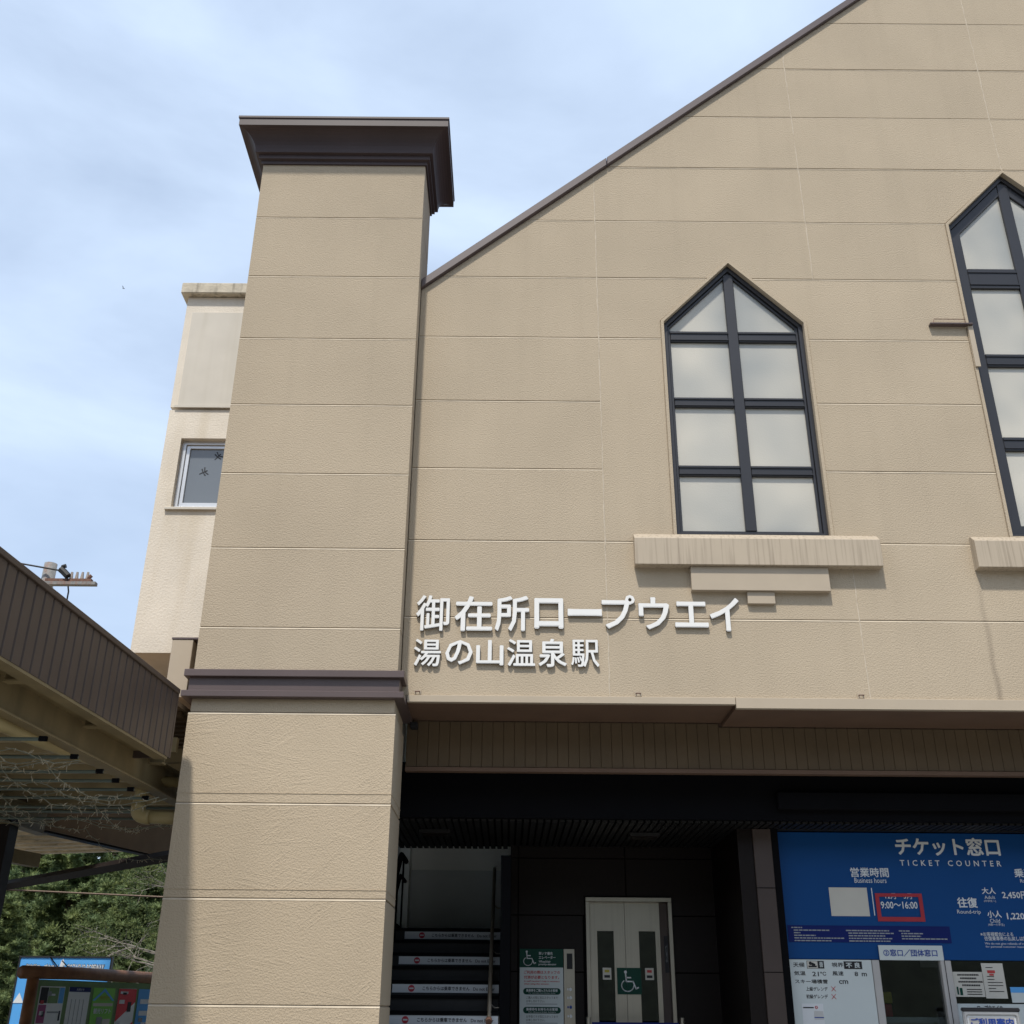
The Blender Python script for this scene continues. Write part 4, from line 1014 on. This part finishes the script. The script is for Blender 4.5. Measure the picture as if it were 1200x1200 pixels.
for k, p in enumerate(FL):
    fairy(p, 'fairy light string with pale needle bulbs, %s counting back under the canopy' % ORD[k])

# second canopy farther left
c2 = thing('far_canopy', 'far walkway roof with corrugated tan underside beyond the canopy', 'canopy', (-4.38, 14.5, 0), rz=R(-15.5))
MB().box(.065, .10, -8, .10, 3.30, 4.35).build('fascia_board', 'deck', c2, local=True)
MB().box(-.06, .06, -8, .05, 3.28, 3.44).build('edge_beam', 'dark_steel', c2, local=True)
y = -8
b = MB()
while y < .0:
    b.box(-4.4, -.061, y, y + .11, 3.41, 3.50); b.box(-4.4, -.061, y + .11, y + .30, 3.495, 3.51); y += .30
b.build('corrugated_sheet', 'tan_deck', c2, local=True)
MB().box(-4.4, .06, -.06, .05, 3.512, 3.56).build('roof_trim', 'canopy_beam', c2, local=True)
tb = MB().box(-1.42, -1.30, -3.0, -.9, 3.14, 3.30).build('joist', 'canopy_beam', c2, local=True)
MB().tube([(-2.9, -1.2, 0), (-2.9, -1.2, 3.1)], .08, 10).build('post', 'dark_steel', c2, local=True)
tr = thing('trellis_beam', 'long dark beam crossing in front of the trees with its post at the left edge', 'beam', (-5.0, 13.2, 0))
MB().tube([(-6.75, 14.95, 3.0), (-3.4, 11.45, 3.0)], .062, 4).build('beam', 'dark_steel', tr)
MB().box(-5.15, -4.92, 10.85, 11.05, 0, 3.27).build('post', 'dark_steel', tr)
for k in range(3):
    MB().box(-5.5, -5.152, 10.9, 10.98, 2.2 + k * .4, 2.26 + k * .4).build('rail', 'dark_steel', tr)

# ------------------------------------------------------------------ utility pole
up_ = thing('utility_pole', 'weathered utility pole with a rusty crossarm and insulators above the canopy', 'utility pole', (-6.97, 15, 0))
MB().tube([(-6.99, 15, 0), (-6.97, 15, 7.63)], .13, 14, r1=.095).build('pole', 'galv', up_, smooth=True)
MB().box(-6.95, -6.26, 14.86, 14.94, 7.285, 7.345).build('crossarm', 'rust', up_)
MB().box(-7.0, -6.15, 14.76, 14.855, 7.215, 7.262).build('crossarm', 'galv', up_)
for x in (-6.58, -6.50, -6.42, -6.34):
    MB().tube([(x, 14.9, 7.35), (x, 14.9, 7.40), (x, 14.9, 7.46)], .030, 8, r1=.018).build('insulator', 'porcelain', up_)
MB().tube([(-6.34, 14.9, 7.35), (-6.28, 14.9, 7.41)], .028, 8).build('clamp', 'rust', up_)
MB().tube([(-6.74, 14.85, 7.49), (-6.69, 14.85, 7.45), (-6.61, 14.85, 7.375)], .050, 8).build('cable_closure', 'wire', up_)
MB().tube([(-6.72, 14.85, 7.47), (-6.71, 14.85, 7.53), (-6.67, 14.85, 7.54)], .034, 8).build('cable_closure', 'wire', up_)
MB().tube([(-12.0, 14.85, 8.4), (-9, 14.85, 7.86), (-6.72, 14.85, 7.46)], .014, 5).build('cable', 'wire', up_)
MB().tube([(-6.62, 14.85, 7.37), (-6.58, 14.9, 7.15), (-6.62, 15, 6.6), (-6.6, 15, 5)], .012, 5).build('cable', 'wire', up_)
MB().tube([(-9.2, 15.6, 3.1), (-4.2, 15.6, 2.92)], .012, 5).build('hanging_cable', 'iron', label='thin brown cable strung across in front of the trees', cat='cable')
MB().tube([(-4.62, 15.6, 3.0), (-4.55, 15.6, 2.3), (-4.42, 15.6, 1.5)], .011, 5).build('hanging_cable', 'wire', label='dark cable hanging down in front of the trees', cat='cable')

# ------------------------------------------------------------------ notice board, sign, ironwork
nb = thing('notice_board', 'log framed notice board with posters left of the pillar', 'notice board', (-4.71, 11.5, 0), rz=math.atan2(2.4, .62))
MB().tube([(-.14, 0, 1.875), (.8, 0, 1.885), (2.6, 0, 1.875)], .062, 14).build('top_log', 'log', nb, local=True, smooth=True)
for x in (0.04, 2.45): MB().tube([(x, 0, 0), (x, 0, 1.83)], .058, 12).build('post', 'log', nb, local=True, smooth=True)
bk = MB().box(.10, 2.39, -.01, .03, .75, 1.815).build('back_panel', 'board_green', nb, local=True)
MB().box(.10, 2.39, -.05, .035, .70, .749).build('ledge', 'log', nb, local=True)
posters = [(.16, .56, 'poster_white'), (.63, 1.00, 'poster_white'), (1.06, 1.46, 'leafgreen'), (1.53, 1.88, 'poster_white'), (1.93, 2.33, 'sky_blue')]
pos_lab = ['white photo poster at the left end of the notice board', 'plain white poster with a navy header', 'green lift poster in the middle of the board', 'red and white diagonal poster', 'blue poster at the right end of the notice board']
for k, (a0, a1, m_) in enumerate(posters):
    p = MB().box(a0, a1, -.016, -.013, .95, 1.755).build('poster', m_, None, label=pos_lab[k], cat='poster')
    p.parent = None; p.matrix_world = WM[nb.name]; WM[p.name] = WM[nb.name]
    def F_(x0, x1, z0, z1, mm_, nm='print', y=-.020): return flat(a0 + x0, a0 + x1, z0, z1, y, mm_, p, nm, t=.002, local=True)
    if k == 0:
        F_(.01, .13, 1.60, 1.745, 'ink'); F_(.14, .30, 1.60, 1.745, 'board_green'); F_(.31, .39, 1.60, 1.745, 'sky_blue'); F_(.01, .13, 1.42, 1.585, 'purple'); F_(.01, .22, 1.24, 1.40, 'needle')
        F_(.16, .36, 1.51, 1.525, 'grey_print'); F_(.35, .375, 1.44, 1.53, 'ink')
    if k in (0, 3, 4):
        for q in range(9):
            u_ = random.uniform(.02, .28); v_ = random.uniform(1.0, 1.70); F_(u_, u_ + random.uniform(.04, .10), v_, v_ + random.uniform(.008, .05), random.choice(['ink', 'sign_white', 'blue_ink', 'pink', 'grey_print']), y=-.0255)
    if k == 1:
        F_(.0, .37, 1.71, 1.755, 'navy'); lettering('お知らせ', a0 + .12, a0 + .25, 1.722, 1.744, -.0225, 'sign_white', p, local=True)
        for q in range(4): F_(.06 + q * .07, .064 + q * .07, 1.40 - .03 * (q % 2), 1.64, 'grey_print')
        F_(.04, .10, 1.20, 1.32, 'ink'); F_(.22, .32, 1.22, 1.36, 'blue_ink')
    if k == 2:
        MB().prism([(a0 + .0, 1.63), (a0 + .20, 1.75), (a0 + .40, 1.63), (a0 + .36, 1.63), (a0 + .20, 1.72), (a0 + .04, 1.63)], -.020, -.018).build('print', 'sky_blue', p, local=True)
        lettering('今だけ!', a0 + .12, a0 + .30, 1.63, 1.68, -.0225, 'yellow', p, bold=.02, local=True)
        F_(.02, .38, 1.575, 1.605, 'paper'); lettering('観光リフト', a0 + .04, a0 + .36, 1.50, 1.555, -.0225, 'sign_white', p, bold=.02, local=True)
        F_(.12, .22, 1.34, 1.47, 'grey_print'); F_(.23, .37, 1.30, 1.45, 'paper'); F_(.0, .10, 1.22, 1.38, 'pink')
    if k == 3:
        MB().prism([(a0, 1.42), (a0 + .35, 1.62), (a0 + .35, 1.752), (a0, 1.752)], -.020, -.018).build('print', 'poster_red', p, local=True)
        MB().prism([(a0, 1.16), (a0 + .35, 1.36), (a0 + .35, 1.42), (a0, 1.22)], -.020, -.018).build('print', 'poster_red', p, local=True)
        F_(.03, .18, 1.70, 1.725, 'sign_white', y=-.0225); F_(.03, .13, 1.60, 1.64, 'sign_white', y=-.0225); F_(.20, .27, 1.52, 1.62, 'ink', y=-.0225)
    if k == 4:
        for q, (u, v_) in enumerate(((.05, .25), (.05, .32), (.12, .30))): F_(u, v_, 1.60 - q * .12, 1.65 - q * .12, 'sign_white')
bs = thing('ropeway_billboard', 'bright blue ropeway billboard standing behind the notice board', 'sign', (-6.9, 18, 0))
bp_ = MB().box(-7.578, -6.180, 18.0, 18.06, .7, 2.242).build('board', 'sky_blue', bs)
MB().box(-7.602, -7.579, 17.99, 18.07, 0, 2.26).box(-7.602, -6.156, 17.985, 18.07, 2.243, 2.266).box(-6.179, -6.156, 17.99, 18.07, 0, 2.242).build('frame', 'sash', bs)
for t_x, xa_, xb_ in (('御在所ロープウエイ', -7.476, -6.984), ('GOZAISHO ROPEWAY', -6.84, -6.264)):
    lettering(t_x, xa_ - .008, xb_ + .008, 2.036, 2.158, 17.996, 'ink', bp_, bold=.05); lettering(t_x, xa_, xb_, 2.044, 2.150, 17.991, 'sign_white', bp_, bold=.015)
MB().prism([(-7.01, 1.96), (-6.864, 1.96), (-6.882, 2.152), (-6.912, 2.224), (-6.942, 2.20), (-6.96, 2.104)], 17.993, 17.997).build('mountain_print', 'sign_white', bp_)
MB().prism([(-7.578, 1.60), (-7.50, 1.744), (-7.416, 1.60)], 17.993, 17.997).build('cloud_print', 'sign_white', bp_)
MB().tube([(-7.116, 17.98, 2.25), (-6.912, 17.95, 2.056)], .009, 5).tube([(-6.912, 17.95, 2.20), (-6.744, 17.95, 2.056)], .009, 5).build('lamp_arm', 'black', bs)
iw = thing('iron_trellis', 'rusty wrought iron trellis with curled loops at the bottom left', 'trellis', (-4.9, 10.6, 0))
for k in range(4):
    cx_ = -5.15 + k * .115; pts_ = [(cx_ + .06 * math.cos(t), 10.6, 1.60 + .085 * math.sin(t)) for t in [R(q) for q in range(-60, 245, 20)]]
    MB().tube([(cx_ + .03, 10.6, .2)] + pts_ + [(cx_ - .03, 10.6, .2)], .008, 6).build('loop', 'iron', iw)
MB().tube([(-5.4, 10.6, 1.52), (-4.72, 10.6, 1.46)], .007, 6).tube([(-5.4, 10.6, 1.62), (-4.72, 10.6, 1.60)], .007, 6).build('cross_bar', 'iron', iw)

# tiny bird in the sky
bd_ = thing('bird', 'tiny dark bird flying alone in the sky at the far left', 'bird', (-13.38, 30, 23.85))
MB().tube([(-13.415, 30, 23.855), (-13.38, 30, 23.85), (-13.345, 30, 23.845)], .014, 6, r1=.008).add([(-13.40, 29.95, 23.85), (-13.36, 29.95, 23.85), (-13.39, 29.87, 23.89)], [(0, 1, 2)]).add([(-13.40, 30.05, 23.85), (-13.36, 30.05, 23.85), (-13.37, 30.12, 23.90)], [(0, 1, 2)]).build('body', 'ink', bd_)

# ------------------------------------------------------------------ trees
_bm = bmesh.new(); bmesh.ops.create_icosphere(_bm, subdivisions=2, radius=1.0)
ICO_V = [v.co.copy() for v in _bm.verts]; ICO_F = [tuple(v.index for v in f.verts) for f in _bm.faces]; _bm.free()
def conifer_mesh(seed, h, rad, m_, ntuft=260, nleaf=75, tr=.19, round_=False, leaf=.13):
    rnd = random.Random(seed); V = []; Fc = []
    nb = ntuft // 7                                   # branches, each ending in a handful of tufts
    spots = []
    for k in range(nb):
        t = ((k + .5) / nb) ** .85
        z = h * (.10 + .88 * t); a = k * 2.399 + rnd.uniform(-.3, .3)
        rr = rad * ((1 - t) ** .6 if not round_ else math.sqrt(max(.03, 1 - (2 * t - .85) ** 2 * .75))) * rnd.uniform(.62, 1.12)
        for q in range(7):
            f = 1 - .16 * q * rnd.uniform(.4, 1.2); b_ = a + rnd.gauss(0, .20)
            spots.append((rr * f * math.cos(b_), rr * f * math.sin(b_), z + rnd.gauss(0, .15) - .08 * q * rnd.random() + .10, t))
    for cx, cy, z, t in spots:
        r = tr * rnd.uniform(.6, 1.2) * (1 - .3 * t); n = len(V); ph = rnd.uniform(0, 9)
        for v in ICO_V:
            q = r * (.80 + .22 * math.sin(v.x * 7 + ph) * math.sin(v.y * 6 + ph * 2) + rnd.uniform(-.20, .20))
            V.append((cx + v.x * q, cy + v.y * q, z + v.z * q * (.85 if v.z > 0 else .6)))
        Fc += [(a_ + n, b_ + n, c_ + n) for a_, b_, c_ in ICO_F]
        for _ in range(nleaf):
            u = rnd.uniform(-.7, 1); th = rnd.uniform(0, 2 * math.pi); s = math.sqrt(max(0, 1 - u * u))
            d = Vector((s * math.cos(th), s * math.sin(th), u)); p = Vector((cx, cy, z)) + Vector((d.x, d.y, d.z * .85)) * r * rnd.uniform(.62, .98)
            t1 = d.cross(Vector((rnd.uniform(-1, 1), rnd.uniform(-1, 1), rnd.uniform(-1, 1))))
            if t1.length < .01: continue
            t1.normalize(); l = leaf * rnd.uniform(.6, 1.2)
            dj = (d + Vector((rnd.uniform(-.7, .7), rnd.uniform(-.7, .7), rnd.uniform(-.2, .9)))).normalized()
            n = len(V); V += [tuple(p + t1 * l * .20), tuple(p - t1 * l * .20), tuple(p + dj * l)]; Fc.append((n, n + 1, n + 2))
    me = bpy.data.meshes.new('crown'); me.from_pydata(V, [], Fc); me.update(); me.materials.append(M[m_])
    for p_ in me.polygons: p_.use_smooth = True
    return me
def trunk_mesh(h, r):
    b = MB().tube([(0, 0, -.5), (.03, .02, h * .4), (0, .04, h * .75), (.02, 0, h * .97)], r, 8, r1=r * .2)
    rnd = random.Random(3)
    for k in range(14):
        z = h * rnd.uniform(.25, .9); a = rnd.uniform(0, 6.28); l = 1.3 * (1 - z / h) + .3
        b.tube([(0, 0, z), (math.cos(a) * l, math.sin(a) * l, z + l * .25)], r * .25, 5, r1=r * .06)
    me = bpy.data.meshes.new('trunk'); me.from_pydata(b.v, [], b.f); me.update(); me.materials.append(M['bark']); return me
VAR = {
 'bright': (conifer_mesh(1, 6.5, 2.3, 'needle', 700), trunk_mesh(6.5, .16), 'bright tufted conifer'),
 'bright2': (conifer_mesh(2, 7.5, 2.2, 'needle', 700, tr=.18), trunk_mesh(7.5, .17), 'taller bright conifer'),
 'dark': (conifer_mesh(3, 7.0, 2.4, 'needle_dark', 650, tr=.20), trunk_mesh(7.0, .17), 'dark green conifer'),
 'broad': (conifer_mesh(4, 5.5, 2.4, 'needle_blue', 650, tr=.18, round_=True), trunk_mesh(5.0, .15), 'rounded blue green tree'),
}
random.seed(21)
plan = []
for Y, xs_, ks, s_ in ((25, (-13.2, -10.9, -8.6, -6.2), ('dark', 'bright', 'bright2', 'broad'), .62),
                       (29, (-16.5, -14.2, -11.8, -9.5, -7.4, -5.2), ('dark', 'dark', 'bright', 'bright', 'bright2', 'broad'), .85),
                       (34, (-19.0, -16.4, -13.6, -11.3, -9.0, -6.6), ('broad', 'dark', 'bright2', 'bright', 'bright', 'dark'), .95),
                       (40, (-22.5, -19.4, -16.4, -13.6, -10.9, -8.2), ('dark', 'bright', 'dark', 'bright2', 'broad', 'bright'), 1.05),
                       (55, (-31.0, -27.0, -22.5, -18.5, -14.5, -10.5), ('dark', 'bright', 'dark', 'dark', 'bright', 'broad'), 1.4),
                       (47, (-26.0, -22.4, -18.8, -15.6, -12.4, -9.2), ('broad', 'dark', 'bright', 'dark', 'bright', 'dark'), 1.1)):
    for x, k in zip(xs_, ks): plan.append((x + random.uniform(-.4, .4), Y + random.uniform(-1, 1), k, s_ * random.uniform(.92, 1.1)))
where = {25: 'in the front row behind the blue billboard', 29: 'in the second row up the slope', 34: 'in the middle of the slope', 40: 'high on the slope', 47: 'near the top of the slope', 55: 'on the crest of the slope'}
side = ['hidden farthest left', 'at the left', 'left of centre', 'right of centre', 'at the right', 'beside the pillar']
cnt = {}
for x, Y, k, s_ in plan:
    key = min(where, key=lambda q: abs(q - Y)); cnt[key] = cnt.get(key, -1) + 1
    cm, tm, lab = VAR[k]
    t = thing('conifer_tree' if k != 'broad' else 'broadleaf_tree', '%s %s, %s' % (lab, where[key], side[cnt[key] + (1 if key == 25 else 0)]), 'tree', (x, Y, hill_h(x, Y)), rz=random.uniform(0, 6.28), group='trees on the slope')
    t.scale = (s_, s_, s_ * random.uniform(.95, 1.05))
    for nm, me in (('crown', cm), ('trunk', tm)):
        o = bpy.data.objects.new(nm, me); col.objects.link(o); o.parent = t
# sparse tree with bare pale branches
bt = thing('sparse_tree', 'sparse tree with pale bare branches and yellow green leaves beside the pillar', 'tree', (-5.9, 21.5, 0))
bm_ = MB(); lf = MB(); rnd = random.Random(5)
def grow(p, d, l, r, depth):
    pts_ = [p]; q = p.copy(); dd = d.copy()
    for _ in range(4):
        dd = (dd + Vector((rnd.uniform(-.28, .28), rnd.uniform(-.28, .28), rnd.uniform(-.22, .18)))).normalized(); q = q + dd * l / 4; pts_.append(q.copy())
    bm_.tube(pts_, r * .7, 5, r1=r * .4)
    if depth <= 0:
        for _ in range(30):
            c = q + Vector((rnd.gauss(0, .16), rnd.gauss(0, .16), rnd.gauss(0, .12))); a = Vector((rnd.uniform(-1, 1), rnd.uniform(-1, 1), rnd.uniform(-1, 1))).normalized() * .026
            b2 = a.cross(Vector((rnd.uniform(-1, 1), rnd.uniform(-1, 1), .3))).normalized() * .016
            lf.add([c - a, c + b2, c + a, c - b2], [(0, 1, 2, 3)])
        return
    for _ in range(3 if depth > 1 else 3):
        nd = (dd + Vector((rnd.uniform(-.95, .95), rnd.uniform(-.8, .8), rnd.uniform(-.5, .55)))).normalized()
        grow(q if rnd.random() < .6 else pts_[2], nd, l * rnd.uniform(.6, .85), r * .58, depth - 1)
grow(Vector((-5.9, 21.5, 0)), Vector((-.12, 0, 1)), 1.6, .055, 1)
for d0, z0 in (((-1, 0, .35), 1.9), ((-.9, .2, .55), 2.1), ((-.7, -.2, .8), 2.3), ((.6, 0, .8), 2.0), ((-1, .1, .15), 1.6), ((-.3, 0, 1), 2.4)):
    grow(Vector((-5.95, 21.5, z0 * 1.05)), Vector(d0).normalized(), .98, .032, 3)
bm_.build('trunk', 'branch', bt); lf.build('crown', 'leaf_pale', bt)
